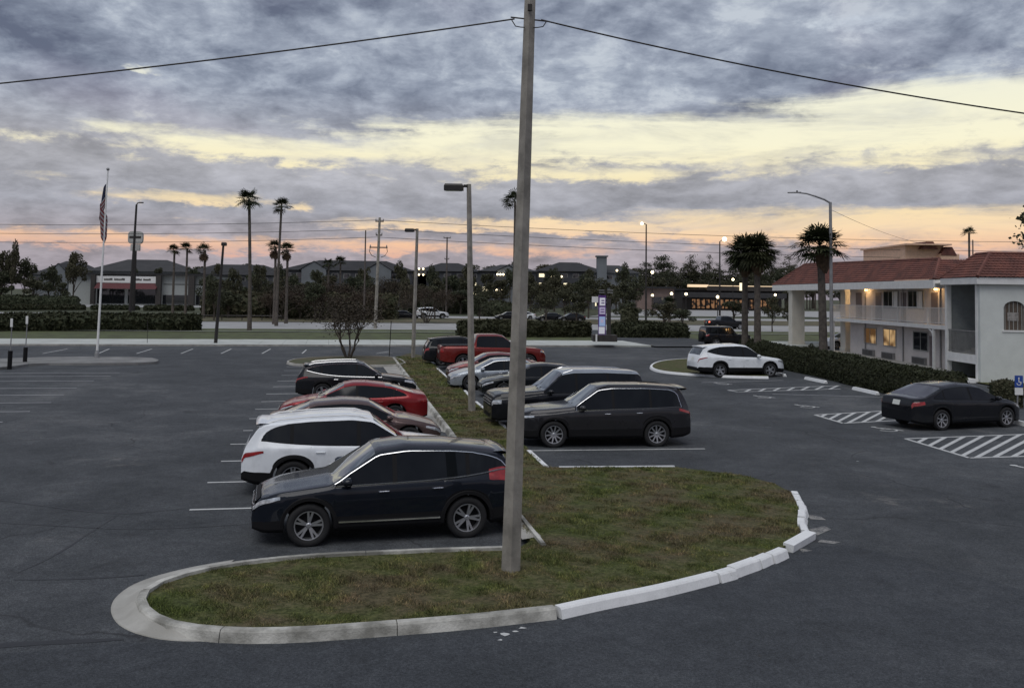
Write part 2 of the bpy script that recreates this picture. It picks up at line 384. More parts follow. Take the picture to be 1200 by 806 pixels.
# ------------------------------------------------------------------ cars
def paint(name, col, metal=0.35, rough=0.28):
    m = bpy.data.materials.new(name); m.use_nodes = True; T = NT(m.node_tree); b = m.node_tree.nodes['Principled BSDF']
    v = T.new('ShaderNodeTexCoord').outputs['Object']
    n = T.noise(v, 2.2, 6, 0.65)
    c1 = (*col, 1); c2 = (col[0]*.88+.002, col[1]*.88+.002, col[2]*.88+.002, 1)
    T.link(T.mix(T.step(n, .45, .65), c1, c2), b.inputs['Base Color'])
    rr = T.math('MULTIPLY_ADD', n, 0.18, rough-0.08); T.link(rr, b.inputs['Roughness'])
    b.inputs['Metallic'].default_value = metal
    b.inputs['Coat Weight'].default_value = 0.6; b.inputs['Coat Roughness'].default_value = 0.04; b.inputs['Specular IOR Level'].default_value = 0.12
    return m

def interp(pl, x):
    xs = [p[0] for p in pl]; ys = [p[1] for p in pl]
    return np.interp(x, xs, ys)
def smooth_interp(pl, x, w):
    x = np.asarray(x, float); acc = 0
    ks = np.linspace(-1, 1, 9); wt = 1-np.abs(ks)*.75; wt = wt/wt.sum()
    for k, q in zip(ks, wt): acc = acc+q*interp(pl, x+k*w)
    return acc

class CarShape:
    def __init__(s, d):
        s.d = d; s.L = d['L']; s.W = d['W']; s.H = d['H']; s.h = s.L/2
        s.wr = d['wr']; s.xf = d['xf']; s.xr = d['xr']; s.sill = d.get('sill', .24)
        s.roof_ref = s.H; s.ar = s.wr+d.get('gap', .055)
    def wl(s, x):
        t = np.abs(x)/s.h; front = x > 0
        e = np.where(front, s.d.get('ef', .62), s.d.get('er', .74)); p = np.where(front, s.d.get('pf', 8), s.d.get('pr', 11))
        mid = s.d.get('taper', .03)
        return s.W/2*(1-(1-e)*np.minimum(t, 1)**p-mid*np.minimum(t, 1)**2)
    def top(s, x): return smooth_interp(s.d['top'], x, s.d.get('sm', .07))
    def belt(s, x): return np.minimum(smooth_interp(s.d['belt'], x, .1), s.top(x)-.055)
    def bot(s, x):
        b = interp([(-s.h, s.sill+.10), (-s.h+.25, s.sill+.03), (s.xr-.5, s.sill), (s.xf+.5, s.sill), (s.h-.2, s.sill-.02), (s.h, s.sill+.02)], x)
        for c in (s.xf, s.xr):
            q = s.ar**2-(x-c)**2
            b = np.maximum(b, np.where(q > 0, s.wr+np.sqrt(np.maximum(q, 0)), 0))
        return b
    def ring(s, x):
        """half ring points (15 x 2) from bottom centre to top centre"""
        zb = float(s.bot(x)); zt = float(s.top(x)); zl = max(float(s.belt(x)), zb+.06); wl = float(s.wl(x)); zt = max(zt, zl+.05)
        gh = min(1, max(0, (zt-zl-.07)/(s.H-float(interp(s.d['belt'], 0))-.07)))
        hs = zl-zb; tb = s.d.get('tumble', .2)
        zw = zt-.082*gh-.022
        yb = wl*.945; yw = wl*(.935-tb*gh)
        pts = [(0, zb), (wl*.80, zb), (wl*.955, zb+.0), (wl*.985, zb+.10*hs), (wl*1.0, zb+.34*hs), (wl*.995, zb+.60*hs), (wl*.992, zb+.78*hs), (wl*.985, zb+.90*hs), (wl*.965, zl),
               (yb, zl+.016), (yw, zw), (yw-.055*wl-.02, zt-.045*gh-.010), (wl*.62*(1-.12*gh), zt-.014), (wl*.33, zt-.004), (0, zt)]
        return np.array(pts)
    def side_y(s, x, z):
        r = s.ring(x)[2:12]
        return float(np.interp(z, r[:, 1], r[:, 0]))
    def sp(s, x, z, sgn, off=.004): return (x, sgn*(s.side_y(x, z)+off), z)
    def ringpt(s, x, t):
        r = s.ring(x); i = int(min(max(math.floor(t), 0), 13)); u = t-i
        return r[i]*(1-u)+r[i+1]*u
    def xfront(s, y, z, end=1):
        """x of the nose (or tail) surface at lateral y, height z"""
        xs = np.linspace(0.55*s.h, s.h, 60)*end
        ok = (s.wl(xs)*.985 >= abs(y)) & (s.top(xs) >= z)
        return xs[ok][-1] if ok.any() else xs[0]

def side_patch(s, name, zone, sgn, mat, parent, off=.004, nx=14, nz=4):
    """zone: (x0,x1, zlo(x), zhi(x))"""
    x0, x1, zlo, zhi = zone
    P = []
    for x in np.linspace(x0, x1, nx):
        a, b = zlo(x), zhi(x)
        P.append([s.sp(x, a+(b-a)*k/nz, sgn, off) for k in range(nz+1)])
    P = np.array(P)
    if sgn > 0: P = P[::-1]
    return grid_mesh(name, P, mat, parent, smooth=True)

def strip_path(s, pts, sgn, wdt, off, mb):
    """flat ribbon along (x,z) points on the side"""
    V3 = [Vector(s.sp(x, z, sgn, off)) for x, z in pts]
    mb.tube(V3, wdt, 5)

def ring_patch(s, name, x0, x1, t0, t1, mat, parent, sgn, off=.006, nx=8, nt=5, taper=0.0):
    P = []
    for i, x in enumerate(np.linspace(x0, x1, nx)):
        f = i/(nx-1); c = (t0+t1)/2; hw = (t1-t0)/2*(1-taper*(1-f))
        row = []
        for k in range(nt+1):
            y, z = s.ringpt(x, c-hw+2*hw*k/nt)
            ww = float(s.wl(x)); k2 = 1+off/max(ww, .3)
            xx = x+math.copysign(off, x)*1.0
            row.append((xx, sgn*y*k2, z+off*.2))
        P.append(row)
    return grid_mesh(name, np.array(P), mat, parent)

_wheel_cache = {}
def wheel_meshes(kind, r, wd):
    key = (kind, round(r, 3), round(wd, 3))
    if key in _wheel_cache: return _wheel_cache[key]
    R90 = Matrix.Rotation(-math.pi/2, 4, 'X')       # axis z -> +y (outer face towards +y)
    t = MB(); rr = r*.68; h = wd/2
    t.lathe([(rr, -h*.9), (r*.9, -h), (r*.975, -h*.8), (r, -h*.5), (r, h*.5), (r*.975, h*.8), (r*.9, h), (rr*1.03, h*.92), (rr, h*.8), (rr*.96, -h*.2)], 32, R90)
    to = t.build('tyre', M['rubber'], smooth=True)
    k = MB()
    k.lathe([(rr, h*.80), (rr*.985, h*.86), (rr*.92, h*.84), (rr*.90, h*.3), (rr*.88, -h*.1)], 32, R90)
    ns = {'five_double': 5, 'ten': 10, 'five': 5, 'seven': 7}[kind]
    for i in range(ns):
        a0 = 2*math.pi*i/ns
        offs = (-.17, .17) if kind == 'five_double' else (0,)
        for o in offs:
            w0 = rr*(.055 if kind == 'five_double' else .13 if kind == 'five' else .06); w1 = w0*(1.0 if kind != 'ten' else .8)
            a = a0+o
            p0 = Vector((math.cos(a0+o*.4)*rr*.14, math.sin(a0+o*.4)*rr*.14, h*.62)); p1 = Vector((math.cos(a)*rr*.94, math.sin(a)*rr*.94, h*.80))
            d = (p1-p0).normalized(); n = d.cross(Vector((0, 0, 1))).normalized()
            vs = []
            for p, w in ((p0, w0*1.5), (p1, w1*1.3)):
                for (q, dz) in ((-1, 0), (1, 0), (1, -.03), (-1, -.03)): vs.append(R90 @ (p+n*w*q+Vector((0, 0, dz))))
            k.add(vs, [(0, 1, 5, 4), (1, 2, 6, 5), (3, 0, 4, 7), (2, 3, 7, 6)])
    k.lathe([(0.0, h*.74), (rr*.12, h*.74), (rr*.19, h*.66), (rr*.2, h*.4)], 16, R90)
    ko = k.build('rim', M['alloy'], smooth=False)
    b = MB(); b.lathe([(0.0, -h*.1), (rr*.9, -h*.1)], 24, R90); b.lathe([(0, h*.15), (rr*.55, h*.15), (rr*.55, -h*.1)], 24, R90)
    bo = b.build('brake_disc', M['black'])
    res = (to.data, ko.data, bo.data)
    for o in (to, ko, bo): bpy.data.objects.remove(o)
    _wheel_cache[key] = res
    return res

def make_car(name, label, cat, d, pm, loc, rz, group=None, detail=True, scl=1.0):
    root = empty(name, loc, label, cat, rz, group); root.scale = (scl, scl, scl)
    s = CarShape(d); h = s.h
    clad = d.get('clad')
    # ---- stations
    xs = set(np.round(np.arange(-h+.1, h-.1, .09), 3).tolist())
    for c in (s.xf, s.xr):
        for a in np.linspace(0, math.pi, 17): xs.add(round(c+s.ar*math.cos(a), 3))
        xs.add(round(c-s.ar-.004, 3)); xs.add(round(c+s.ar+.004, 3))
    for q in (0, .006, .018, .035, .06, .09): xs.add(round(h-q, 3)); xs.add(round(-h+q, 3))
    for (x, z) in d['top']: xs.add(round(min(max(x, -h), h), 3))
    key = d['glassx']          # (rear glass base, roof rear, roof front, cowl)
    for x in key: xs.add(round(x, 3))
    xs = sorted(xs); xs = [x for i, x in enumerate(xs) if i == 0 or x-xs[i-1] > .003]
    rings = np.array([s.ring(x) for x in xs]); n = len(xs); J = 15
    P = np.zeros((n, 2*J-1, 3))
    for i in range(n):
        for j in range(J):
            P[i, j] = (xs[i], -rings[i, j, 0], rings[i, j, 1]); P[i, 2*J-2-j] = (xs[i], rings[i, j, 0], rings[i, j, 1])
    K = 2*J-1
    V = [tuple(p) for p in P.reshape(-1, 3)]
    doors = d.get('doors', [])
    groups = {}
    def put(g, f): groups.setdefault(g, []).append(f)
    for i in range(n-1):
        xm = (xs[i]+xs[i+1])/2
        for j in range(K-1):
            a = (i*K+j, (i+1)*K+j, (i+1)*K+j+1, i*K+j+1); jj = j if j < J-1 else K-2-j   # jj 0..13
            zmean = sum(V[q][2] for q in a)/4
            if jj <= 2: put('underbody', a); continue
            if (clad and jj <= 3): put('lower_cladding' if clad else 'body', a); continue
            if jj >= 11 and key[2] < xm < key[3] and zmean > d['hoodz']-.02: put('windshield', a); continue
            if jj >= 11 and key[0] < xm < key[1]: put('rear_window', a); continue
            if key[3] <= xm and jj >= 9 and xm < h-.30: put('hood', a); continue
            if jj >= 10 and key[1] <= xm <= key[2]: put('roof', a); continue
            dn = None
            if detail and 3 <= jj <= 8:
                for q, (x0, x1) in enumerate(doors):
                    if x0 < xm < x1: dn = ('door', q, j < J-1)
            put(dn or 'body', a)
    for (i, flip) in ((0, False), (n-1, True)):
        for j in range(J-1):
            a = (i*K+j, i*K+j+1, i*K+K-2-j, i*K+K-1-j)
            if j == J-2: a = (i*K+j, i*K+j+1, i*K+K-2-j)
            put('lower_cladding' if (clad and j <= 3) else 'body', a if not flip else a[::-1])
    mats = {'body': pm, 'hood': pm, 'roof': d.get('roof_mat', pm), 'underbody': M['black'], 'lower_cladding': M['black'], 'windshield': M['screen'], 'rear_window': M['screen']}
    made = {}
    for g, fs in groups.items():
        used = sorted({q for f in fs for q in f}); mp = {q: i for i, q in enumerate(used)}
        nm = g if isinstance(g, str) else 'door'
        me = bpy.data.meshes.new(nm); me.from_pydata([V[q] for q in used], [], [tuple(mp[q] for q in f) for f in fs])
        me.materials.append(mats.get(nm, pm)); me.polygons.foreach_set('use_smooth', [True]*len(fs))
        me.update(); made[g] = link(nm, me, None, root)
    try:
        for o in made.values():
            if o.name.startswith('body'): o.data.set_sharp_from_angle(angle=R_(40))
    except Exception: pass
    # ---- side glass
    dx0, dx1 = d['dlo']               # rear end, front end
    zsh = d.get('dlo_rise', .0)
    def zlo(x): return float(s.belt(x))+.035+zsh*max(0, (-x+.2)/(0.2-dx0))**3 * .6
    fr = d.get('dlo_round', .22)
    def zhi(x):
        r = s.ring(x); z = r[10, 1]-.012
        z = min(z, float(s.top(x))-.06)
        q = (x-dx0)/fr
        if q < 1: z = zlo(x)+(z-zlo(x))*math.sqrt(max(0, 1-(1-max(q, 0))**2))*(.96 if q < 1 else 1)+.0
        return max(z, zlo(x)+.004)
    pl = d['pillars']                 # list of pane x ranges rear->front
    for sgn in (-1, 1):
        side_patch(s, 'window_surround', (dx0, dx1, lambda x: zlo(x)-.014, lambda x: zhi(x)+.012), sgn, M['black'], root, .0025, 34)
        for (a, b) in pl:
            side_patch(s, 'side_window', (max(a, dx0+.03), min(b, dx1-.03), zlo, zhi), sgn, M['glass'], root, .0055, 16)
        if d.get('trim'):
            mb = MB(); xs2 = np.linspace(dx0, dx1, 36)
            pts = [(x, zlo(x)-.016) for x in xs2]+[(x, zhi(x)+.014) for x in xs2[::-1]]; pts.append(pts[0])
            strip_path(s, pts, sgn, .012, .008, mb); mb.build('window_trim', M[d['trim']], root)
    # ---- shut lines and handles
    if detail:
        for sgn in (-1, 1):
            for q, (x0, x1) in enumerate(doors):
                mb = MB(); zs = s.sill+.10
                pts = [(x1, float(s.belt(x1))), (x1, s.sill+.3), (x1-.03, zs)]
                strip_path(s, pts, sgn, .0045, .0005, mb)
                strip_path(s, [(x1-.03, zs), (x0+.03, zs)], sgn, .0045, .0005, mb)
                zb0 = max(zs, float(s.bot(x0))+.02)
                if q == 0:
                    pr = [(x0, float(s.belt(x0)))] + [(x, z) for x, z in [(s.xr+(s.ar+.03)*math.cos(a), s.wr+(s.ar+.03)*math.sin(a)) for a in np.linspace(1.25, .25, 8)]] + [(s.xr+s.ar+.06, zs)]
                    strip_path(s, pr, sgn, .0045, .0005, mb)
                mb.build('door_seam', M['black'], root)
                hz = float(s.belt(x0+.2))-.10
                hb = MB(); c = s.sp(x0+.19, hz, sgn, .022)
                hb.tube([s.sp(x0+.10, hz, sgn, .0), s.sp(x0+.11, hz, sgn, .024), c, s.sp(x0+.27, hz-.003, sgn, .024), s.sp(x0+.28, hz, sgn, 0)], .012, 6)
                hb.build('door_handle', M['chrome'] if d.get('trim') else pm, root)
    # ---- arches
    if clad:
        for c in (s.xf, s.xr):
            for sgn in (-1, 1):
                P2 = []
                for a in np.linspace(-.12, math.pi+.12, 25):
                    row = []
                    for rad, of in ((s.ar-.012, -.16), (s.ar-.01, -.03), (s.ar-.004, .012), (s.ar+.05, .012), (s.ar+.06, .0)):
                        x = c+rad*math.cos(a); z = s.wr+rad*math.sin(a); x = max(min(x, h-.01), -h+.01)
                        # sample y a little further out than the lip so that the cut-out itself is not read
                        xx = c+(s.ar+.06)*math.cos(a); zz = s.wr+(s.ar+.06)*math.sin(a); xx = max(min(xx, h-.01), -h+.01)
                        row.append((x, sgn*(s.side_y(xx, max(zz, s.sill+.02))+of), max(z, s.sill-.02)))
                    P2.append(row)
                P2 = np.array(P2)
                grid_mesh('arch_trim', P2 if sgn < 0 else P2[::-1], M['black'], root, smooth=False)
    # ---- wheels
    ty, ri, bd = wheel_meshes(d.get('rims', 'five_double'), s.wr, d.get('tw', .225))
    for c in (s.xf, s.xr):
        for sgn in (-1, 1):
            w = bpy.data.objects.new('wheel', ty); COL.objects.link(w); w.parent = root
            w.location = (c, sgn*(s.W/2-d.get('tw', .225)/2-.025), s.wr); w.rotation_euler = (0, random.uniform(0, 1.2), 0 if sgn > 0 else math.pi)
            link('rim', ri, None, w); link('brake_disc', bd, None, w)
    # ---- mirrors
    for sgn in (-1, 1):
        mx = key[3]-.22; mz = float(s.belt(mx))+.10; y = s.side_y(mx, mz-.06)
        mb = MB(); c = Vector((mx, sgn*(y+.13), mz))
        vs = []
        for (dx_, sc) in ((-.07, .8), (-.03, 1.0), (.05, .85), (.09, .4)):
            for k in range(8):
                q = 2*math.pi*k/8; vs.append(c+Vector((dx_, math.cos(q)*.11*sc, math.sin(q)*.075*sc)))
        mb.add(vs, [(i*8+k, i*8+(k+1) % 8, (i+1)*8+(k+1) % 8, (i+1)*8+k) for i in range(3) for k in range(8)]+[tuple(range(8))[::-1], tuple(range(24, 32))])
        mb.build('wing_mirror', pm, root, smooth=True)
        mb = MB(); mb.tube([(mx, sgn*(y-.02), mz-.08), (mx, sgn*(y+.08), mz-.05)], .02, 6); mb.build('mirror_arm', M['black'], root)
    # ---- lamps
    hl = d['head']; tl = d['tail']     # (length, t0, t1, taper)
    for sgn in (-1, 1):
        ring_patch(s, 'headlight', h-.03-hl[0], h-.012, hl[1], hl[2], M['lamp_clear'], root, sgn, taper=hl[3], nx=12)
        ring_patch(s, 'taillight', -h+.03+tl[0]+tl[4], -h+.012+tl[4], tl[1], tl[2], d.get('tail_mat') or M['lamp_red'], root, sgn, taper=tl[3], nx=12)
    # ---- nose and tail items that follow the surface
    def nose_patch(nm, y0, y1, z0, z1, mt, off=.012, end=1, ny=13, nz=3):
        P2 = []
        for y in np.linspace(y0, y1, ny):
            P2.append([(s.xfront(y, z, end)+off*end, y, z) for z in np.linspace(z0, z1, nz+1)])
        P2 = np.array(P2)
        return grid_mesh(nm, P2 if end < 0 else P2[::-1], mt, root)
    gw, g0, g1 = d['grille']
    nose_patch('grille', -gw, gw, g0, g1, M['black'])
    if detail:
        mb = MB()
        for k in range(1, 4):
            z = g0+(g1-g0)*k/4
            mb.tube([(s.xfront(y, z)+.018, y, z) for y in np.linspace(-gw*.97, gw*.97, 9)], .006, 5)
        mb.build('grille_bars', M['chrome'], root)
        iw, i0, i1 = d.get('intake', (.5, s.sill+.06, s.sill+.16)); nose_patch('lower_intake', -iw, iw, i0, i1, M['black'])
    pz = d.get('plate_z', .85); nose_patch('licence_plate', -.15, .15, pz, pz+.15, M['plate'], .016, -1, 3, 1)
    if d.get('rear_strip'): z = d['rear_strip']; nose_patch('rear_bumper_trim', -s.W*.44, s.W*.44, z, z+.1, M['black'], .008, -1)
    # ---- roof extras
    if d.get('rails'):
        for sgn in (-1, 1):
            a, b = key[1]+.12, key[2]-.05; mb = MB()
            pts = [];
            for k, x in enumerate(np.linspace(a, b, 9)):
                r = s.ring(x); y = r[11, 0]-.02; z = r[11, 1]+(.045 if 0 < k < 8 else .0); pts.append((x, sgn*y, z))
            mb.tube(pts, .014, 6); mb.build('roof_rail', M[d['rails']], root)
    if d.get('spoiler'):
        x1, zz, w_ = d['spoiler']; P2 = []
        for y in np.linspace(-w_, w_, 9):
            k = (y/w_)**2; P2.append([(x1+.28, y, zz+.0-.025*k), (x1+.1, y, zz+.012-.03*k), (x1+.02*k, y, zz-.005-.035*k), (x1+.03*k+.01, y, zz-.035-.035*k), (x1+.2, y, zz-.06-.03*k)])
        grid_mesh('spoiler', np.array(P2)[::-1], pm, root)
    if detail:
        mb = MB(); mb.tube([(key[3]-.02+.0, .25, d['hoodz']+.02), (key[3]-.25, .55, d['hoodz']+.11)], .009, 5)
        mb.tube([(key[3]-.02, -.35, d['hoodz']+.02), (key[3]-.22, .05, d['hoodz']+.12)], .009, 5); mb.build('wiper', M['black'], root)
    if d.get('bed'):
        x0, x1 = d['bed']; mb = MB(); hw = s.W/2-.14
        P2 = [[(x, y, float(s.top(x))+.006) for y in (-hw, -hw*.5, 0, hw*.5, hw)] for x in np.linspace(x0, x1, 5)]
        grid_mesh('bed_cover', np.array(P2), M['black'], root)
    if d.get('side_chrome'):
        for sgn in (-1, 1):
            mb = MB(); z = d['side_chrome']; a, b = s.xr+s.ar+.07, s.xf-s.ar-.07
            strip_path(s, [(x, z) for x in np.linspace(a, b, 10)], sgn, .02, .006, mb); mb.build('sill_trim', M['chrome'], root)
    if d.get('spare'):
        mb = MB(); R90 = Matrix.Rotation(-math.pi/2, 4, 'Y'); R90.translation = Vector((-h-.0, 0, 1.0))
        mb.lathe([(0, .2), (.3, .2), (.37, .14), (.38, .02), (.36, 0)], 24, R90); mb.build('spare_wheel_cover', M['rubber'], root, smooth=True)
    return root

def suv(L, Wd, Hh, wb, wr, **kw):
    h = L/2; xf = h-.93*(L/4.6)+.02; xr = xf-wb
    d = dict(L=L, W=Wd, H=Hh, wr=wr, xf=xf, xr=xr, hoodz=Hh*.64, clad=True, rails='black', sill=.25,
             top=[(-h-.3, .62), (-h, .70), (-h+.02, .92), (-h+.10, Hh*.66), (-h+.34, Hh*.895), (-h+.50, Hh*.935), (-h*.42, Hh*.985), (-.15, Hh), (.28, Hh*.965), (1.02, Hh*.65), (1.35, Hh*.625), (h-.45, Hh*.575), (h-.12, Hh*.52), (h, Hh*.42), (h+.2, Hh*.40)],
             belt=[(-h, Hh*.56), (-h+.4, Hh*.635), (-.2, Hh*.61), (1.0, Hh*.59), (h, Hh*.5)],
             glassx=(-h+.12, -h+.33, .30, 1.0), dlo=(-h+.36, .92), dlo_rise=.10, dlo_round=.35,
             pillars=[(-9, -h+.98), (-h+1.05, -.06), (.02, 9)], doors=[(xr+.33, -.02), (-.02, 1.02)],
             head=(.48, 6.2, 8.3, .45), tail=(.26, 6.4, 9.0, .2, 0.0), grille=(.62, .62, .84), spoiler=(-h+.26, Hh*.925, Wd*.36), rear_strip=.42)
    d.update(kw); return d
def sedan(L, Wd, Hh, wb, wr, **kw):
    h = L/2; xf = h-.90; xr = xf-wb
    d = dict(L=L, W=Wd, H=Hh, wr=wr, xf=xf, xr=xr, hoodz=Hh*.655, sill=.2,
             top=[(-h-.3, .62), (-h, .72), (-h+.02, .90), (-h+.07, Hh*.70), (-h+.42, Hh*.725), (-h+1.25, Hh*.955), (-.35, Hh), (.15, Hh*.985), (.40, Hh*.955), (1.18, Hh*.665), (1.5, Hh*.64), (h-.45, Hh*.56), (h-.12, Hh*.49), (h, Hh*.40), (h+.2, Hh*.36)],
             belt=[(-h, Hh*.60), (-h+.6, Hh*.655), (-.2, Hh*.63), (1.0, Hh*.60), (h, Hh*.5)],
             glassx=(-h+.45, -h+1.15, .40, 1.15), dlo=(-h+.72, 1.02), dlo_rise=.05, dlo_round=.62,
             pillars=[(-9, -h+1.12), (-h+1.17, -.12), (-.04, 9)], doors=[(xr+.30, -.08), (-.08, 1.0)],
             head=(.42, 5.9, 7.9, .55), tail=(.34, 6.2, 8.8, .45, 0.0), grille=(.5, .42, .60), tumble=.20, tw=.21, plate_z=.78, intake=(.55, .26, .34))
    d.update(kw); return d

def place_car(name, label, cat, d, pm, wl_px, wr_px, nose, away=1, group=None, smax=1.08, smin=.92, detail=True):
    """wl_px, wr_px: contact points of the near-side left and right wheels in the photograph; nose 'L' or 'R'"""
    a = G(*wl_px); b = G(*wr_px); dr = (b-a); wb = dr.length; dr.normalize()
    nrm = Vector((-dr.y, dr.x, 0))                     # points away from the camera
    sc = min(max(wb/(d['xf']-d['xr']), smin), smax)
    mid = (a+b)/2 + nrm*(d['W']/2-.12)*sc
    ang = math.atan2(dr.y, dr.x)
    off = (d['xf']+d['xr'])/2*sc
    if nose == 'L': loc = mid+dr*off; rz = ang+math.pi
    else: loc = mid-dr*off; rz = ang
    return make_car(name, label, cat, d, pm, (loc.x, loc.y, 0), rz, group, detail, sc)
# ------------------------------------------------------------------ ground, roads, kerbs
def sheet(name, pts, z, mt, kind='structure', parent=None):
    mb = MB(); mb.poly([(p[0], p[1], z) for p in pts]); o = mb.build(name, mt, parent)
    if kind and parent is None: o['kind'] = kind
    return o
def band(name, b0, b1, z, mt, a0=-400, a1=400, parent=None):
    return sheet(name, [EN(a0, b0), EN(a1, b0), EN(a1, b1), EN(a0, b1)], z, mt, parent=parent)
S = 3000
gm = MB(); gm.poly([(-S, -60, 0), (S, -60, 0), (S, S, 0), (-S, S, 0)]); tag(gm.build('ground', M['far_ground']), kind='structure')
bLOT = toEN(G(300, 405.8))[1]-.05; bSW0 = toEN(G(300, 403.6, .15))[1]; bSW1 = toEN(G(300, 397.6, .15))[1]
bW0 = toEN(G(300, 389.3))[1]; bW1 = toEN(G(300, 387.6))[1]; bR0 = toEN(G(300, 385.8))[1]; bR1 = toEN(G(300, 377.5))[1]
bM1 = toEN(G(300, 371.5))[1]; bR2 = bM1+16
sheet('parking_lot', [EN(-90, -20), EN(90, -20), EN(90, bLOT), EN(-90, bLOT)], .012, M['asphalt'])
band('grass_verge', bLOT, bW0, .02, M['verge'])
# street: kerb, carriageway, median, second carriageway
band('street_kerb', bW0, bW0+.5, .10, M['sidewalk']); band('grass_strip', bW0+.5, bR0, .06, M['verge'])
band('street', bR0, bR1, .03, M['road']); band('median', bR1, bM1, .08, M['brown_grass']); band('far_street', bM1, bR2, .03, M['road'])
for bb in (bR0+.35, bR1-.35, bM1+.4):
    band('edge_line', bb, bb+.15, .036, M['line'])
# sidewalk made of slabs
sw = tag(bpy.data.objects.new('sidewalk', None), kind='structure'); COL.objects.link(sw)
slab = None
for k in range(-26, 40):
    a = k*1.83
    if 26.5 < a < 36: continue
    mb = MB(); mb.box(a+.01, a+1.82, bSW0, bSW1, 0.0, .15+random.uniform(-.004, .004), Matrix.Rotation(TH, 4, 'Z')); mb.build('paving_slab', M['sidewalk'], sw)
kb = MB(); kb.box(-60, 24.0, bLOT-.05, bLOT+.14, 0, .15, Matrix.Rotation(TH, 4, 'Z')); tag(kb.build('lot_kerb', M['concrete']), kind='structure')
# drive that links the lot with the street at the right
sheet('driveway', [EN(27.5, bLOT-1), EN(36, bLOT-1), EN(37, bR0+.5), EN(26.5, bR0+.5)], .125, M['asphalt'])

def smooth_closed(pts, it=2):
    for _ in range(it):
        q = []
        for i in range(len(pts)):
            a = pts[i]; b = pts[(i+1) % len(pts)]; q += [a*.75+b*.25, a*.25+b*.75]
        pts = q
    return pts
def smooth_open(pts, it=2):
    for _ in range(it):
        q = [pts[0]]
        for a, b in zip(pts, pts[1:]): q += [a*.75+b*.25, a*.25+b*.75]
        q.append(pts[-1]); pts = q
    return pts
def resample(pts, step):
    d = [0]
    for a, b in zip(pts, pts[1:]): d.append(d[-1]+(b-a).length)
    n = max(2, int(round(d[-1]/step))+1); out = []
    for s_ in np.linspace(0, d[-1], n):
        i = min(max(int(np.searchsorted(d, s_))-1, 0), len(pts)-2); u = (s_-d[i])/max(d[i+1]-d[i], 1e-9)
        out.append(pts[i].lerp(pts[i+1], u))
    return out
def pxline(lst, z=0.0): return [G(x, y, z) for x, y in lst]

# --- the grass island in front
KZ = .16
nose_in = [(600, 641), (520, 643), (450, 646), (380, 649), (320, 654), (270, 660), (225, 669), (190, 680), (172, 692), (170, 703), (180, 716), (205, 727), (245, 732.5), (300, 735), (360, 733), (430, 728)]
nose_in = smooth_open(pxline(nose_in, KZ), 2)
right_in = smooth_open(pxline([(430, 728), (540, 720), (648, 708)], KZ), 1)
white_in = smooth_open(pxline([(650, 708), (700, 697), (760, 686), (820, 672), (870, 658), (912, 640)], KZ), 1)
end_in = smooth_open(pxline([(938, 621), (935, 610), (937, 598), (934, 585), (928, 574)], KZ), 1)
grass_poly = nose_in+right_in[1:]+white_in+[G(924, 634, KZ)]+end_in
top_edge = [(905, 566), (870, 557), (820, 551), (792, 547.5), (700, 548), (640, 548), (620, 527), (586, 497), (548, 462), (511, 430), (497, 417), (480, 414), (462, 419), (480, 442), (500, 467), (529, 503), (560, 545), (585, 577), (600, 600), (622, 634), (612, 640)]
grass_poly += pxline(top_edge, .10)
island = tag(bpy.data.objects.new('grass_island', None), kind='structure'); COL.objects.link(island)
mb = MB(); mb.poly([(p.x, p.y, .11) for p in grass_poly]); turf = mb.build('turf', M['turf'], island)
bmn = turf.data
# skirt so that the island is solid where it has no kerb
mb = MB(); pp = [(p.x, p.y) for p in grass_poly]; n = len(pp)
mb.add([(x, y, .11) for x, y in pp]+[(x, y, 0) for x, y in pp], [(i, (i+1) % n, n+(i+1) % n, n+i) for i in range(n)]); mb.build('turf_edge', M['turf'], island)

def kerb_run(name, inner, width, height, seg, mt, parent, out=None, jitter=0.0, slope=.02, gap=.012, minj=0):
    """kerb stones along an inner line; outside is to the right-hand side of travel unless out=-1"""
    pts = resample(inner, seg/6); res = []
    out = out or 1; i = 0
    nper = 6
    while i < len(pts)-1:
        j = min(i+nper+ (random.randint(-2, 2) if jitter else 0), len(pts)-1)
        if len(pts)-1-j < 3: j = len(pts)-1
        sub = pts[i:j+1]; vs = []; jit = Vector((random.uniform(-jitter, jitter), random.uniform(-jitter, jitter), 0)); dz = random.uniform(-jitter, jitter)*.6
        for k, p in enumerate(sub):
            q = i+k; d = (pts[min(q+1, len(pts)-1)]-pts[max(q-1, 0)]).normalized(); nr = Vector((d.y, -d.x, 0))*out
            c = p.copy()
            if k == 0: c = c+d*gap/2
            if k == len(sub)-1: c = c-d*gap/2
            wv = random.uniform(-jitter, jitter)*.35
            a = c+jit; vs += [(a.x, a.y, -.02), (a.x, a.y, height+dz), ((a+nr*(width*.72+wv)).x, (a+nr*(width*.72+wv)).y, height+dz), ((a+nr*(width*.86+wv)).x, (a+nr*(width*.86+wv)).y, height+dz-.025), ((a+nr*(width+slope+wv)).x, (a+nr*(width+slope+wv)).y, -.02)]
        fs = [(k*5+e, k*5+e+1, (k+1)*5+e+1, (k+1)*5+e) for k in range(len(sub)-1) for e in range(4)]
        L_ = (len(sub)-1)*5; fs += [(0, 1, 2, 3, 4), (L_, L_+4, L_+3, L_+2, L_+1)]
        if out > 0: fs = [f[::-1] for f in fs]
        b = MB(); b.add(vs, fs); res.append(b.build(name, mt, parent)); i = j
    return res
kerb = tag(bpy.data.objects.new('island_kerb', None), kind='structure'); COL.objects.link(kerb)
def upto(pts, f0, f1): n = len(pts); return pts[int(n*f0):int(n*f1)+1]
kerb_run('kerb_stone', upto(nose_in, 0, .52), .14, KZ, 2.4, M['curb_concrete'], kerb, out=1)
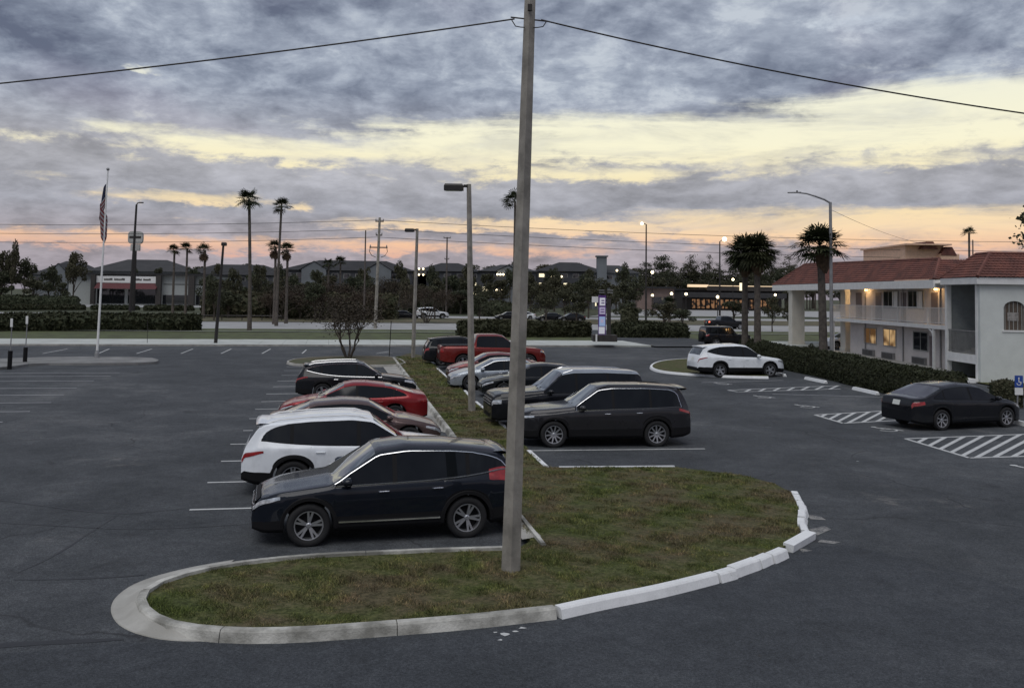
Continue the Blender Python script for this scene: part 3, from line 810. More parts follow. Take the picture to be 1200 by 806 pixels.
kerb_run('kerb_stone', upto(nose_in, .52, 1)+right_in[1:], .15, KZ, 2.2, M['curb_concrete'], kerb, out=1)
kerb_run('painted_kerb_stone', white_in[:len(white_in)*6//10+1], .17, KZ, 2.3, M['white_curb'], kerb, out=1, jitter=.008, gap=.008)
kerb_run('painted_kerb_stone', white_in[len(white_in)*6//10:], .19, KZ, .62, M['white_curb'], kerb, out=1, jitter=.018, gap=.025)
kerb_run('painted_kerb_stone', end_in, .17, KZ*.95, .58, M['white_curb'], kerb, out=1, jitter=.03, gap=.04)
# loose kerb stone pushed out of line
a, b = G(924, 640, .1), G(952, 624, .1); d = b-a; mb = MB()
mb.box(-.02, d.length*.92, -.10, .09, -.12, .05, Matrix.Translation(a) @ d.to_track_quat('X', 'Z').to_matrix().to_4x4() @ Matrix.Rotation(.12, 4, 'X')); mb.build('painted_kerb_stone', M['white_curb'], kerb)
# dark stencilled strokes on the first painted stone
for k, (x, y) in enumerate(((690, 702.6), (693.5, 702.2), (697, 701.8), (700.5, 701.2), (704, 700.4))):
    c = G(x, y, .10); mb = MB(); mb.cbox(c+Vector((0, -.012-.0, 0)), (.04, .02, .022)); mb.build('stencil_mark', M['black'], kerb)
# gutter apron round the nose of the island
ap_out = smooth_open(pxline([(275, 657), (215, 667), (165, 681), (138, 696), (127, 714), (134, 731), (155, 743), (190, 752), (240, 753), (310, 748), (390, 742), (460, 735), (560, 724)]), 2)
ap_in = resample(upto(nose_in, .36, 1)+right_in[1:max(2, len(right_in)*6//10)], .2); ap_o = resample(ap_out, .2); n = 60
Po = [ap_o[int(k*(len(ap_o)-1)/(n-1))] for k in range(n)]; dense = resample(ap_in, .04); Pi = [min(dense, key=lambda q: (q.xy-o.xy).length) for o in Po]
Pi = [p_+(o-p_).normalized()*min(.13, (o-p_).length*.5) for p_, o in zip(Pi, Po)]
def runavg(L_, it=12):
    for _ in range(it): L_ = [L_[0]]+[(a*.25+b*.5+c*.25) for a, b, c in zip(L_, L_[1:], L_[2:])]+[L_[-1]]
    return L_
Pi = runavg([p_.copy() for p_ in Pi]); Po = runavg([p_.copy() for p_ in Po], 3)
P = [];
for i, o in zip(Pi, Po): P.append([(i.x, i.y, .13), (i.x*.72+o.x*.28, i.y*.72+o.y*.28, .10), (i.x*.4+o.x*.6, i.y*.4+o.y*.6, .035), (i.x*.15+o.x*.85, i.y*.15+o.y*.85, .028), (o.x, o.y, .026), (o.x, o.y, -.01)])
P = np.array(P)
for k0, k1 in ((0, 20), (20, 41), (41, 60)):
    seg = P[k0:k1].copy() if k1 >= 60 else P[k0:k1+1].copy(); grid_mesh('gutter_slab', seg, M['gutter'], kerb)
# tar and worn patches on the asphalt (flat sheets)
def ribbon(name, px, w, z, mt, it=2, kind=None, parent=None):
    pts = resample(smooth_open(pxline(px), it), .35); vs = []; 
    for i, p in enumerate(pts):
        d = (pts[min(i+1, len(pts)-1)]-pts[max(i-1, 0)]).normalized(); nr = Vector((-d.y, d.x, 0)); ww = w*1.25*random.uniform(.4, 1.4)*(.3 if i in (0, len(pts)-1) else 1)
        vs += [p+nr*ww/2+Vector((0, 0, z)), p-nr*ww/2+Vector((0, 0, z))]
    b = MB(); b.add(vs, [(2*i, 2*i+1, 2*i+3, 2*i+2) for i in range(len(pts)-1)]); o = b.build(name, mt, parent)
    if parent is None: o['kind'] = kind or 'structure'
    return o
ribbon('tar_seam', [(-60, 764), (0, 757), (70, 753), (145, 750)], .10, .016, M['tar'])
ribbon('tar_seam', [(15, 680), (80, 680), (150, 676), (172, 674)], .05, .016, M['tar'])
ribbon('tar_seam', [(-30, 583), (40, 592), (110, 601), (150, 603), (222, 596)], .06, .016, M['tar'])
ribbon('tar_seam', [(140, 603), (110, 622), (60, 655), (20, 672)], .03, .016, M['tar'])
ribbon('tar_seam', [(-40, 612), (60, 616), (150, 622), (240, 618), (300, 614)], .03, .016, M['tar'])
M['scuff'] = paint_mat('scuffed_concrete_dust', (.34, .33, .31), (.07, .072, .076), .50)
# newer, bluer asphalt of the drive in front
sheet('drive_asphalt', [(p.x, p.y) for p in smooth_open(pxline([(-260, 806), (-100, 775), (60, 762), (150, 753), (190, 755), (320, 749), (480, 737), (650, 719), (760, 702), (880, 668), (950, 640), (1010, 640), (1230, 700), (1400, 760)]), 1)]+[(16, 4), (-16, 4)], .0135, M['newer_asphalt'])
for (x, y) in ((580, 742), (592, 744), (604, 741), (586, 751), (612, 737), (1005, 541)):
    c = G(x, y); rr = random.uniform(.02, .07); pts = [(c.x+rr*math.cos(q)*random.uniform(.5, 1.6), c.y+rr*math.sin(q)*random.uniform(.4, 1.1)) for q in np.linspace(0, 5.6, 7)]
    sheet('paint_spot', pts, .019, M['line'])
for pts in ([(944, 603), (962, 606), (968, 610), (950, 609)], [(948, 621), (966, 617), (974, 621), (958, 628)], [(962, 633), (985, 636), (978, 638), (958, 636)], [(936, 643), (952, 646), (940, 648)]):
    sheet('paint_scuff', [tuple(G(x, y).xy) for x, y in pts], .0185, M['scuff'])
# grass blades of the island (nobody can count them)
def inside(poly, x, y):
    n = len(poly); r = np.zeros(x.shape, bool); j = n-1
    for i in range(n):
        xi, yi, xj, yj = poly[i][0], poly[i][1], poly[j][0], poly[j][1]
        c = ((yi > y) != (yj > y)) & (x < (xj-xi)*(y-yi)/(yj-yi+1e-12)+xi); r ^= c; j = i
    return r
px_ = np.array([(p.x, p.y) for p in grass_poly]); lo, hi_ = px_.min(0), px_.max(0)
NB = 3000000
xx = RNG.uniform(lo[0], hi_[0], NB); yy = RNG.uniform(lo[1], min(hi_[1], 60), NB)
keep = (RNG.random(NB) < np.clip((14.0/np.maximum(yy, 8))**2.0, .02, 1)*1.0) & inside(px_, xx, yy)
xx, yy = xx[keep], yy[keep]
def blades(name, x, y, z0, hmin, hmax, w, mt):
    n = len(x); sc = np.clip(y/15, 1, 3.0)
    cl_ = sum(np.sin(x*f*math.cos(q)+y*f*math.sin(q)+p_) for f, q, p_ in ((5.1, .3, 1), (7.3, 1.4, 2), (9.9, 2.5, 3), (13.7, .9, 4), (3.1, 2.0, 5)))/5
    h = RNG.uniform(hmin, hmax, n)*(1+.25*(sc-1))*np.clip(1+1.6*cl_, .45, 2.0); a = RNG.uniform(0, 2*math.pi, n); b = RNG.uniform(0, 2*math.pi, n); ln = RNG.uniform(.3, 1.3, n)*h
    ww = w*sc*RNG.uniform(.7, 1.4, n)
    v = np.zeros((n, 3, 3)); v[:, 0] = np.stack([x-np.cos(a)*ww, y-np.sin(a)*ww, np.full(n, z0)], 1); v[:, 1] = np.stack([x+np.cos(a)*ww, y+np.sin(a)*ww, np.full(n, z0)], 1)
    v[:, 2] = np.stack([x+np.cos(b)*ln, y+np.sin(b)*ln, z0+h], 1)
    return fast_mesh(name, v, np.arange(3*n).reshape(n, 3), mt)
lush = (np.sin(xx*1.1+1.3*np.sin(yy*.7))*np.sin(yy*1.6+xx*.4)+1.1)/2.1
gb = blades('grass', xx, yy, .10, .012, .045, .0055, M['grass']); gb['kind'] = 'stuff'
print('blades', len(xx))

# --- kerbs of the narrow strip between the two rows of cars
strip = tag(bpy.data.objects.new('strip_kerb', None), kind='structure'); COL.objects.link(strip)
kerb_run('kerb_stone', pxline([(600, 600), (529, 503), (462, 418)], .15), .15, .15, 2.6, M['curb_concrete'], strip, out=-1)
for (p0, p1) in [((637, 545.5), (617, 527)), ((588, 498), (556, 470)), ((549, 464), (543, 457)), ((530, 448), (511, 431))]:
    kerb_run('painted_kerb_stone', pxline([p0, p1], .13), .16, .13, 3.2, M['white_curb'], strip, out=1)
kerb_run('painted_kerb_stone', pxline([(655, 547), (791, 546)], .10), .10, .105, 1.9, M['white_curb'], strip, out=-1)
mb = MB(); mb.poly([tuple(G(x, y))[:2]+(.012+.11,) for x, y in ((583, 607), (600, 600), (634, 636), (612, 640), (588, 611))]); mb.build('kerb_corner', M['concrete'], strip)
kerb_run('kerb_stone', pxline([(590, 585), (611, 608), (634, 637)], .15), .10, .17, 2.0, M['curb_concrete'], strip, out=-1)
# gutter beside the left kerb of the strip
sheet('gutter', [(p.x, p.y) for p in pxline([(529, 509), (462, 425), (445, 425), (505, 503)])], .017, M['concrete'])

# --- painted stall lines
def line_px(p0, p1, w=.10, mt='line', z=.018, name='stall_line'):
    a, b = G(*p0), G(*p1); d = (b-a).normalized(); nr = Vector((-d.y, d.x, 0))*w/2
    return sheet(name, [a+nr, b+nr, b-nr, a-nr], z, M[mt])
for (x0, y0, x1, y1, mt) in [(222, 598, 330, 595, 'line'), (243, 566, 330, 564, 'line'), (259, 541, 330, 539.5, 'line'), (270, 521, 330, 520, 'line'),
        (285, 505, 340, 504, 'line'), (292, 491, 345, 490, 'line'), (299, 480, 345, 479, 'line'), (306, 471, 350, 470, 'line'), (312, 462, 350, 461.5, 'line'),
        (320, 453.5, 352, 453, 'line'), (325, 447, 352, 446.5, 'line'), (330, 440, 360, 440, 'faded_line'), (333, 434.5, 372, 434.5, 'faded_line'), (336, 430, 480, 430, 'faded_line')]:
    line_px((x0, y0), (x1, y1), .10, mt)
line_px((622, 528.5), (826, 526.3), .10)
for (x0, y0, x1) in [(-40, 446.5, 110), (-40, 441.0, 130), (-40, 455, 90), (-40, 463, 75), (-40, 472, 60), (-40, 482.5, 35), (-40, 437, 140), (-40, 495, 3)]:
    line_px((x0, y0+.8), (x1, y0), .10, 'faded_line')
for x0, x1, y1 in [(50, 79, 409), (115, 128, 409), (160, 178, 409), (212, 226, 409), (259, 271, 409), (307, 317, 409), (354, 359, 410), (441, 456, 412), (448, 460, 414)]:
    line_px((x0, 414.5), (x1, y1), .10, 'line')
def poly_outline(pts, w, mt='line'):
    for a, b in zip(pts, pts[1:]+pts[:1]): line_px(a, b, w, mt, name='hatch_border')
def lerp2(a, b, t): return (a[0]+(b[0]-a[0])*t, a[1]+(b[1]-a[1])*t)
def hatch(top, bot, slant, n, w=.13):
    """top: far edge (left,right), bot: near edge polyline points (left..corner..right)"""
    line_px(top[0], top[1], .12, name='hatch_border')
    for a, b in zip(bot, bot[1:]): line_px(a, b, .12, name='hatch_border')
    def boty(x):
        for a, b in zip(bot, bot[1:]):
            if a[0] <= x <= b[0]: return a[1]+(b[1]-a[1])*(x-a[0])/(b[0]-a[0])
        return bot[-1][1]
    def topy(x): return top[0][1]+(top[1][1]-top[0][1])*(x-top[0][0])/(top[1][0]-top[0][0])
    for k in range(n):
        xt = slant[0]+slant[1]*k; yt = topy(xt); sh = slant[2]
        lo_, hi2 = 0.0, 3.0; y = yt; x = xt          # march down-left until the near edge is crossed
        while y < boty(x) and x > bot[0][0]: y += .25; x -= .25*sh
        if xt > top[1][0]: continue
        line_px((xt, yt), (x, y), w, name='hatch_stripe', z=.0205)
hatch(((1061, 514.5), (1260, 507)), [(1061, 514.5), (1136, 537), (1260, 533.5)], (1086, 22, 1.9), 8)
hatch(((955, 486.5), (1060, 480.5)), [(955, 486.5), (988, 496.3), (1060, 492.5)], (968, 17, 1.9), 6)
hatch(((853, 457.5), (985, 452)), [(853, 457.5), (865, 459.5), (985, 456)], (880, 17, 2.3), 7)
line_px((905, 462), (1050, 466), .08, 'faded_line'); line_px((822, 448.5), (918, 446), .08, 'faded_line')
def access_symbol(x, y, s_):
    c = G(x, y); ob = MB()
    def arc(cx, cy, r, w, a0, a1, n=14):
        vs = []
        for q in np.linspace(a0, a1, n):
            for rr in (r-w/2, r+w/2): vs.append(c+E2*(cx+rr*math.cos(q))*s_+N2*(cy+rr*math.sin(q))*s_+Vector((0, 0, .02)))
        ob.add(vs, [(2*i, 2*i+1, 2*i+3, 2*i+2) for i in range(n-1)])
    def seg(x0, y0, x1, y1, w):
        d = Vector((x1-x0, y1-y0)).normalized(); nr = (-d.y*w/2, d.x*w/2)
        ob.add([c+E2*px*s_+N2*py*s_+Vector((0, 0, .0205)) for px, py in ((x0+nr[0], y0+nr[1]), (x0-nr[0], y0-nr[1]), (x1-nr[0], y1-nr[1]), (x1+nr[0], y1+nr[1]))], [(0, 1, 2, 3)])
    arc(0, -.15, .42, .10, -2.9, 1.0); arc(-.1, .72, .06, .12, 0, 6.28, 10); seg(-.1, .6, 0, .0, .13); seg(0, .02, .38, .02, .12); seg(.38, .02, .58, -.5, .12); seg(-.05, .35, .3, .35, .10)
    o = ob.build('accessible_parking_symbol', M['line']); o['kind'] = 'structure'
for (x, y) in ((893, 465.5), (943, 476.5), (1037, 503.5), (845, 450)): access_symbol(x, y, .75)
access_symbol(1212, 551, .85)

# --- white wheel stops
ws = MB(); 
def stop_mesh(L_):
    b = MB(); vs = []
    for x in (-L_/2, -L_/2+.06, L_/2-.06, L_/2):
        t = .02 if abs(x) == L_/2 else 0
        vs += [(x, -.10, 0), (x, -.06, .14-t*2), (x, .06, .14-t*2), (x, .10, 0)]
    fs = [(i*4+k, i*4+k+1, (i+1)*4+k+1, (i+1)*4+k) for i in range(3) for k in range(3)]+[(0, 3, 2, 1), (12, 13, 14, 15)]
    b.add(vs, fs); o = b.build('wheel_stop', M['white_curb']); me = o.data; bpy.data.objects.remove(o); return me
sm_ = stop_mesh(1.85)
for (p0, p1, lab) in [((944, 444.5), (968, 449.5), 'white concrete wheel stop lying by the hedge near the white crossover'), ((1000, 456.5), (1029, 463), 'white concrete wheel stop at the hedge left of the black sedan'),
                      ((905, 437.5), (920, 441.5), 'white wheel stop in front of the white crossover nose'), ((1192, 497), (1212, 502), 'white wheel stop in front of the black sedan at the right edge')]:
    a, b = G(*p0), G(*p1); o = link('wheel_stop', sm_); c = (a+b)/2; o.location = (c.x, c.y, .012); dd = b-a; o.rotation_euler = (0, 0, math.atan2(dd.y, dd.x)); o.scale = (max(.8, min(1.25, dd.length/1.85)), 1, 1)
    tag(o, lab, 'wheel stop', 'white wheel stops along the hedge')
# small kerbed grass nib behind the white crossover
nib = tag(bpy.data.objects.new('small_grass_island', None), kind='structure'); COL.objects.link(nib)
nl = smooth_open(pxline([(905, 418), (850, 419), (800, 420), (772, 423), (762, 429), (772, 434), (800, 437), (850, 440), (900, 441)], .13), 2)
mb = MB(); mb.poly([(p.x, p.y, .125) for p in nl]); mb.build('turf', M['turf'], nib)
kerb_run('kerb_stone', nl, .16, .14, 2.2, M['white_curb'], nib, out=1)
# concrete island at far left with its dark edge, and one under the bare tree
M['grey_slab'] = mat('weathered_slab', (.20, .20, .195), .9, var=.25, scale=.8)
ci = tag(bpy.data.objects.new('concrete_island', None), kind='structure'); COL.objects.link(ci)
pl_ = smooth_closed(pxline([(35, 418.5), (110, 417.5), (175, 418.5), (188, 421.5), (180, 424.5), (110, 425.5), (40, 425), (10, 430), (-60, 433), (-80, 424)], .15), 1)
mb = MB(); mb.prism([(p.x, p.y) for p in pl_][::-1], 0, .15); mb.build('island_slab', M['grey_slab'], ci)
ti = tag(bpy.data.objects.new('tree_island', None), kind='structure'); COL.objects.link(ti)
pl_ = smooth_closed(pxline([(335, 424), (350, 419.5), (400, 417), (450, 417), (468, 420), (476, 427), (430, 428), (350, 427)], .12), 1)
mb = MB(); mb.prism([(p.x, p.y) for p in pl_][::-1], 0, .12); mb.build('soil_bed', M['brown_grass'], ti)
kerb_run('kerb_stone', pl_+[pl_[0]], .14, .14, 2.4, M['concrete'], ti, out=-1)
# ------------------------------------------------------------------ vegetation builders
def leaf_cloud(pts, size, rng=RNG, flat=.6):
    """quads randomly turned at pts -> verts, faces"""
    n = len(pts); a = rng.normal(size=(n, 3)); a[:, 2] *= flat; a /= np.linalg.norm(a, axis=1)[:, None]
    b = rng.normal(size=(n, 3)); b -= (b*a).sum(1)[:, None]*a; b /= np.linalg.norm(b, axis=1)[:, None]
    s = size*rng.uniform(.5, 1.3, n)[:, None]; t = s*rng.uniform(.4, .8, n)[:, None]
    v = np.stack([pts-a*s, pts-b*t, pts+a*s, pts+b*t], 1)
    return v.reshape(-1, 3), np.arange(4*n).reshape(n, 4)
def blob_points(n, blobs, rng=RNG):
    w = np.array([b[3] for b in blobs])**2; idx = rng.choice(len(blobs), n, p=w/w.sum())
    d = rng.normal(size=(n, 3)); d /= np.linalg.norm(d, axis=1)[:, None]; r = rng.uniform(.35, 1.05, n)**.6
    c = np.array([b[:3] for b in blobs])[idx]; R = np.array([b[3] for b in blobs])[idx]
    p = c+d*(r*R)[:, None]*np.array([1, 1, .75]); return p
def broad_proto(seed, n=2600, leaf=.16):
    """unit tree 1 m tall-ish: crown radius about .45; returns crown mesh, trunk mesh"""
    rng = np.random.default_rng(seed); bl = []
    for k in range(16):
        a = rng.uniform(0, 2*math.pi); r = rng.uniform(.05, .36); z = rng.uniform(.38, .88); r *= 1-.5*max(0, (z-.6)/.3)
        bl.append((r*math.cos(a), r*math.sin(a), z, rng.uniform(.08, .17)))
    v, f = leaf_cloud(blob_points(n, bl, rng), leaf*.16, rng)
    c = fast_mesh('crown', v, f, M['leaf']); tm = MB()
    tm.tube([(0, 0, 0), (.01, 0, .2), (0, .01, .4), (.02, 0, .6)], [.03, .022, .018, .008], 7)
    for b in bl[:9]: tm.tube([(0, 0, rng.uniform(.2, .4)), (b[0]*.5, b[1]*.5, b[2]-.12), (b[0], b[1], b[2])], [.012, .008, .003], 5)
    t = tm.build('trunk', M['bark']); r = (c.data, t.data); bpy.data.objects.remove(c); bpy.data.objects.remove(t); return r
BROAD = [broad_proto(s) for s in range(5)]
def pine_proto(seed, n=1700):
    rng = np.random.default_rng(seed); bl = []
    for k in range(26):
        z = rng.uniform(.42, .98); a = rng.uniform(0, 6.28); r = rng.uniform(.02, .26)*(1.25-z); bl.append((r*math.cos(a), r*math.sin(a), z, rng.uniform(.025, .06)))
    bp = blob_points(n, bl, rng); bp += rng.normal(size=bp.shape)*np.array([.03, .03, .015])
    v, f = leaf_cloud(bp, .013, rng); c = fast_mesh('crown', v, f, M['leaf']); tm = MB()
    tm.tube([(0, 0, 0), (.006, 0, .5), (0, 0, .97)], [.013, .009, .003], 6)
    for b in bl: tm.tube([(0, 0, b[2]-.05), (b[0], b[1], b[2])], [.004, .002], 4)
    t = tm.build('trunk', M['bark']); r = (c.data, t.data); bpy.data.objects.remove(c); bpy.data.objects.remove(t); return r
PINE = [pine_proto(20+s) for s in range(3)]
def bare_proto(seed, n=1500, mt='leaf_brown'):
    """leafless multi-stem tree: twigs drawn as thin tubes plus scattered dry leaves"""
    rng = np.random.default_rng(seed); tm = MB(); tips = []
    def grow(p, d, L_, r, lev):
        q = p+d*L_; mid = p+d*L_*.5+Vector(rng.normal(size=3).tolist())*L_*.05
        tm.tube([p, mid, q], [r, r*.8, r*.62], 5 if lev < 2 else 3, cap=False)
        if lev >= 5: tips.append(q); return
        for _ in range(3 if lev < 3 else 2):
            nd = (d+Vector(rng.normal(size=3).tolist())*.42+Vector((0, 0, .06))).normalized(); nd.z = max(nd.z, .05); grow(q, nd.normalized(), L_*rng.uniform(.62, .85), r*.6, lev+1)
    for k in range(5):
        a = 2*math.pi*k/5+rng.uniform(-.3, .3); grow(Vector((.03*math.cos(a), .03*math.sin(a), 0)), Vector((.36*math.cos(a), .36*math.sin(a), 1)).normalized(), .27, .016, 1)
    t = tm.build('trunk', M['bark']); P_ = np.array([tuple(x) for x in tips]); idx = rng.integers(0, len(P_), n); p = P_[idx]+rng.normal(size=(n, 3))*.05
    v, f = leaf_cloud(p, .014, rng); c = fast_mesh('crown', v, f, M[mt]); r = (c.data, t.data); bpy.data.objects.remove(c); bpy.data.objects.remove(t); return r
BARE = [bare_proto(40, 4200), bare_proto(41, 1100, 'leaf')]
def tree(kind, px, ytop, Y, wpx, label, group, cat='tree', name=None, z0=0.0):
    """tree standing at depth Y whose top shows at (px, ytop), crown wpx wide"""
    top = RY(px, ytop, Y); Hh = max(top.z-z0, 1.0); Wd = wpx/FPX*Y
    pr = {'broad': BROAD, 'pine': PINE, 'bare': BARE}[kind]; c, t = random.choice(pr) if kind != 'bare' else pr[0 if 'bare' in label else 1]
    natural = {'broad': .88, 'pine': .34, 'bare': .95}[kind]
    root = empty(name or {'broad': 'tree', 'pine': 'pine_tree', 'bare': 'bare_tree'}[kind], (top.x, Y, z0), label, cat, random.uniform(0, 6.28), group)
    sz = Hh/(.98 if kind != 'bare' else 1.02); sx = Wd/natural; root.scale = (sx, sx, sz)
    link('crown', c, None, root); link('trunk', t, None, root); return root

def frond(mb_pts, base, az, el, L_, droop, nleaf=16, lw=.035, fan=False, rng=random):
    """adds leaflets of one palm frond to the lists"""
    V, F = mb_pts
    d = Vector((math.cos(az)*math.cos(el), math.sin(az)*math.cos(el), math.sin(el))); side = Vector((-math.sin(az), math.cos(az), 0))
    def at(t): return base+d*L_*t+Vector((0, 0, -droop*L_*t*t))
    if fan:      # fan palm: stalk then a round fan of fingers
        c = at(.52); dd = (at(.6)-at(.5)).normalized(); up = side.cross(dd).normalized()
        def quad(a, b, w, nrm_):
            i = len(V); V.extend([tuple(a-nrm_*w), tuple(a+nrm_*w), tuple(b+nrm_*w*.25), tuple(b-nrm_*w*.25)]); F.append((i, i+1, i+2, i+3))
        quad(base, c, .02*L_, side)
        for k in range(nleaf):
            q = (k/(nleaf-1)-.5)*math.radians(250); r = L_*.5*(1-.25*abs(q)/2.2)
            v = dd*math.cos(q)+side*math.sin(q); m1 = c+v*r*.6; e = c+v*r+Vector((0, 0, -r*rng.uniform(.0, .3)))
            n_ = (dd*-math.sin(q)+side*math.cos(q)); quad(c, m1, L_*.045, n_); quad(m1, e, L_*.035, n_)
    else:
        i = len(V); 
        for k in range(nleaf):
            t = .15+.85*k/nleaf; p = at(t); tn = (at(t+.02)-p).normalized()
            for sg in (-1, 1):
                ln = L_*.36*math.sin(math.pi*(.15+.8*t))+.02; e = p+side*sg*ln*.8+tn*ln*.55+Vector((0, 0, -ln*rng.uniform(.2, .6)))
                i = len(V); V.extend([tuple(p-tn*lw*L_), tuple(p+tn*lw*L_), tuple(e)]); F.append((i, i+1, i+2, i+2))
        for k in range(6):
            a, b = at(k/6), at((k+1)/6); i = len(V); V.extend([tuple(a-side*.012*L_), tuple(a+side*.012*L_), tuple(b+side*.01*L_), tuple(b-side*.01*L_)]); F.append((i, i+1, i+2, i+3))
def palm_crown_mesh(seed, n=34, fan=True, elmin=-.7, elmax=1.4, skirt=0, nleaf=14):
    rng = random.Random(seed); V, F = [], []
    for k in range(n):
        el = elmin+(elmax-elmin)*rng.random()**.9; frond((V, F), Vector((0, 0, 0)), rng.uniform(0, 6.28), el, 1.0*rng.uniform(.8, 1.05), .08+.24*rng.random(), nleaf, fan=fan, rng=rng)
    quads = [f for f in F]; o = fast_mesh('palm_crown', V, quads, M['palm_leaf']); me = o.data; bpy.data.objects.remove(o); return me
PC = {'fan': [palm_crown_mesh(1), palm_crown_mesh(2, 30), palm_crown_mesh(3, 26, True, -.3)], 'sabal': [palm_crown_mesh(5, 130, True, -.95, 1.5, nleaf=13), palm_crown_mesh(6, 44, True, -.75, 1.5, nleaf=16)]}
def palm(px, ycen, Y, rpx, label, group=None, pybase=None, kind='fan', trad=.16, idx=0, lean=0.0, boot=False, z0=0.0, skirt=False):
    """palm at depth Y with the centre of its crown at (px, ycen), crown radius rpx pixels, foot at column px+lean"""
    c = RY(px, ycen, Y); R0 = rpx/FPX*Y; f = RY(px+lean, ycen+50, Y); root = empty('palm_tree', (f.x, Y, z0), label, 'palm tree', 0, group)
    off = c.x-f.x; top = Vector((off, 0, c.z-z0-R0*.1)); tm = MB(); n = 16; pts = []; rad = []
    for k in range(n+1):
        t = k/n; pts.append(Vector((off*t**1.6 if lean else 0, 0, top.z*t))); rad.append(trad*(1.35-.35*min(1, t*5))*(1-.25*t)*(1+.05*(k % 2)))
    tm.tube(pts, rad, 9); tm.build('trunk', M['palm_bark'], root)
    cm = link('crown', PC[kind][idx % len(PC[kind])], None, root); cm.location = top; cm.scale = (R0, R0, R0*(.75 if idx == 1 and kind == 'sabal' else .9)); cm.rotation_euler = (0, 0, random.uniform(0, 6))
    if boot:
        bm_ = MB(); bm_.lathe([(trad*.8, top.z-1.7), (trad*1.7, top.z-1.1), (trad*2.0, top.z-.5), (trad*1.5, top.z-.1), (.05, top.z+.05)], 10)
        rng = random.Random(idx)
        for k in range(34):
            a = rng.uniform(0, 6.28); z = top.z-rng.uniform(.1, 1.5); d = Vector((math.cos(a), math.sin(a), 0)); p = Vector((0, 0, z))+d*trad*1.2; bm_.tube([p, p+d*.18+Vector((0, 0, .28))], [.04, .02], 4)
        bm_.build('trunk_boots', M['palm_dead'], root)
    if skirt:
        V, F = [], []; rng = random.Random(3)
        for k in range(26): frond((V, F), Vector((0, 0, 0)), rng.uniform(0, 6.28), -1.15-.2*rng.random(), R0*.95, .2, 10, fan=True, rng=rng)
        o = fast_mesh('dead_fronds', V, F, M['palm_dead'], root); o.location = top
    return root

def hedge(path, width, height, label, z0=.0, name='hedge', dens=900, leaf=.055, mt='leaf_dark', round_=.25, group=None, cat='hedge'):
    """clipped hedge along a world path: dark core plus a skin of leaves"""
    pts = resample(path, .5); root = empty(name, (pts[0].x, pts[0].y, z0), label, cat, 0, group); o0 = Vector((pts[0].x, pts[0].y, 0))
    prof = [(-.5, .0), (-.52, .3), (-.5, .75), (-.5+round_*.5, .97), (0, 1.0), (.5-round_*.5, .97), (.5, .75), (.52, .3), (.5, 0)]
    P_ = []
    nrm = []
    for i, p in enumerate(pts):
        d = (pts[min(i+1, len(pts)-1)]-pts[max(i-1, 0)]).normalized(); n_ = Vector((-d.y, d.x, 0)); e = min(i, len(pts)-1-i)*.5; k = .35+.65*min(1, e/ (width*.6))**.5
        ws_ = (1+.05*math.sin(i*1.7)+.03*math.sin(i*.37)); hs_ = 1+.03*math.sin(i*.9+1)+.03*math.sin(i*.23)
        P_.append([tuple(p-o0+n_*width*u*k*ws_*.92+Vector((0, 0, height*v*hs_*.95*(.8+.2*k)))) for u, v in prof])
    P_ = np.array(P_); core = grid_mesh('hedge_core', P_, M['leaf_dark'], root)
    for c_ in (0, len(pts)-1):
        b = MB(); b.poly([tuple(q) for q in P_[c_]])
        b.build('hedge_end', M['leaf_dark'], root)
    L_ = sum((b-a).length for a, b in zip(pts, pts[1:])); n = int(dens*L_*(width+2*height))
    u = RNG.uniform(0, len(pts)-1.001, n); v = RNG.uniform(0, len(prof)-1.001, n); iu = u.astype(int); iv = v.astype(int); fu = (u-iu)[:, None]; fv = (v-iv)[:, None]
    p = (P_[iu, iv]*(1-fu)+P_[iu+1, iv]*fu)*(1-fv)+(P_[iu, iv+1]*(1-fu)+P_[iu+1, iv+1]*fu)*fv
    p = p+RNG.normal(size=p.shape)*.035*(height/1.0)
    V, F = leaf_cloud(p, leaf, flat=1.0); fast_mesh('hedge_leaves', V, F, M[mt], root)['kind'] = 'stuff'
    return root

# ------------------------------------------------------------------ hedges
def at_depth(px0, px1, Y0, Y1): return [Vector((RY(px0, 345, Y0).x, Y0, 0)), Vector((RY(px1, 345, Y1).x, Y1, 0))]
def hedge_px(px0, px1, ybot0, ybot1, ytop, width, label, **k):
    a, b = G(px0, ybot0), G(px1, ybot1); dd = (b-a).normalized(); n_ = Vector((-dd.y, dd.x, 0)); a += n_*width/2; b += n_*width/2
    mid = (a+b)/2; h_ = RY((px0+px1)/2, ytop, mid.y).z
    return hedge([a, b], width, h_, label, **k)
hedge_px(-130, 236, 388.5, 388, 366.5, 4.2, 'long dark rounded hedge on the grass verge left of the road pole', dens=60, leaf=.22, round_=.6)
hedge_px(540, 697, 395.5, 395.5, 376, 3.0, 'dark clipped hedge behind the red pickup, left of the lit sign', dens=80, leaf=.2, round_=.5)
hedge_px(722, 811, 397.0, 397.5, 378, 3.0, 'dark rounded hedge right of the lit sign', dens=80, leaf=.2, round_=.6)
hedge_px(-30, 103, 364, 363.5, 357.5, 3.0, 'low far hedge beyond the long hedge at the left edge', dens=25, leaf=.3, round_=.6)
hedge_px(109, 165, 363.5, 363.5, 358, 3.0, 'low far hedge beyond the long hedge, behind the tall sign post', dens=25, leaf=.3, round_=.6)
hedge_px(171, 229, 364.5, 364.5, 358, 3.0, 'low far hedge at the right end of the long hedge', dens=25, leaf=.3, round_=.6)
HP = [G(862, 419.5), G(905, 431), G(960, 443), G(1010, 456), G(1060, 468), G(1108, 479)]
hedge([p+Vector((.75, .25, 0)) for p in HP], 1.35, 1.42, 'long dark hedge between the parking bays and the motel', dens=420, leaf=.06)
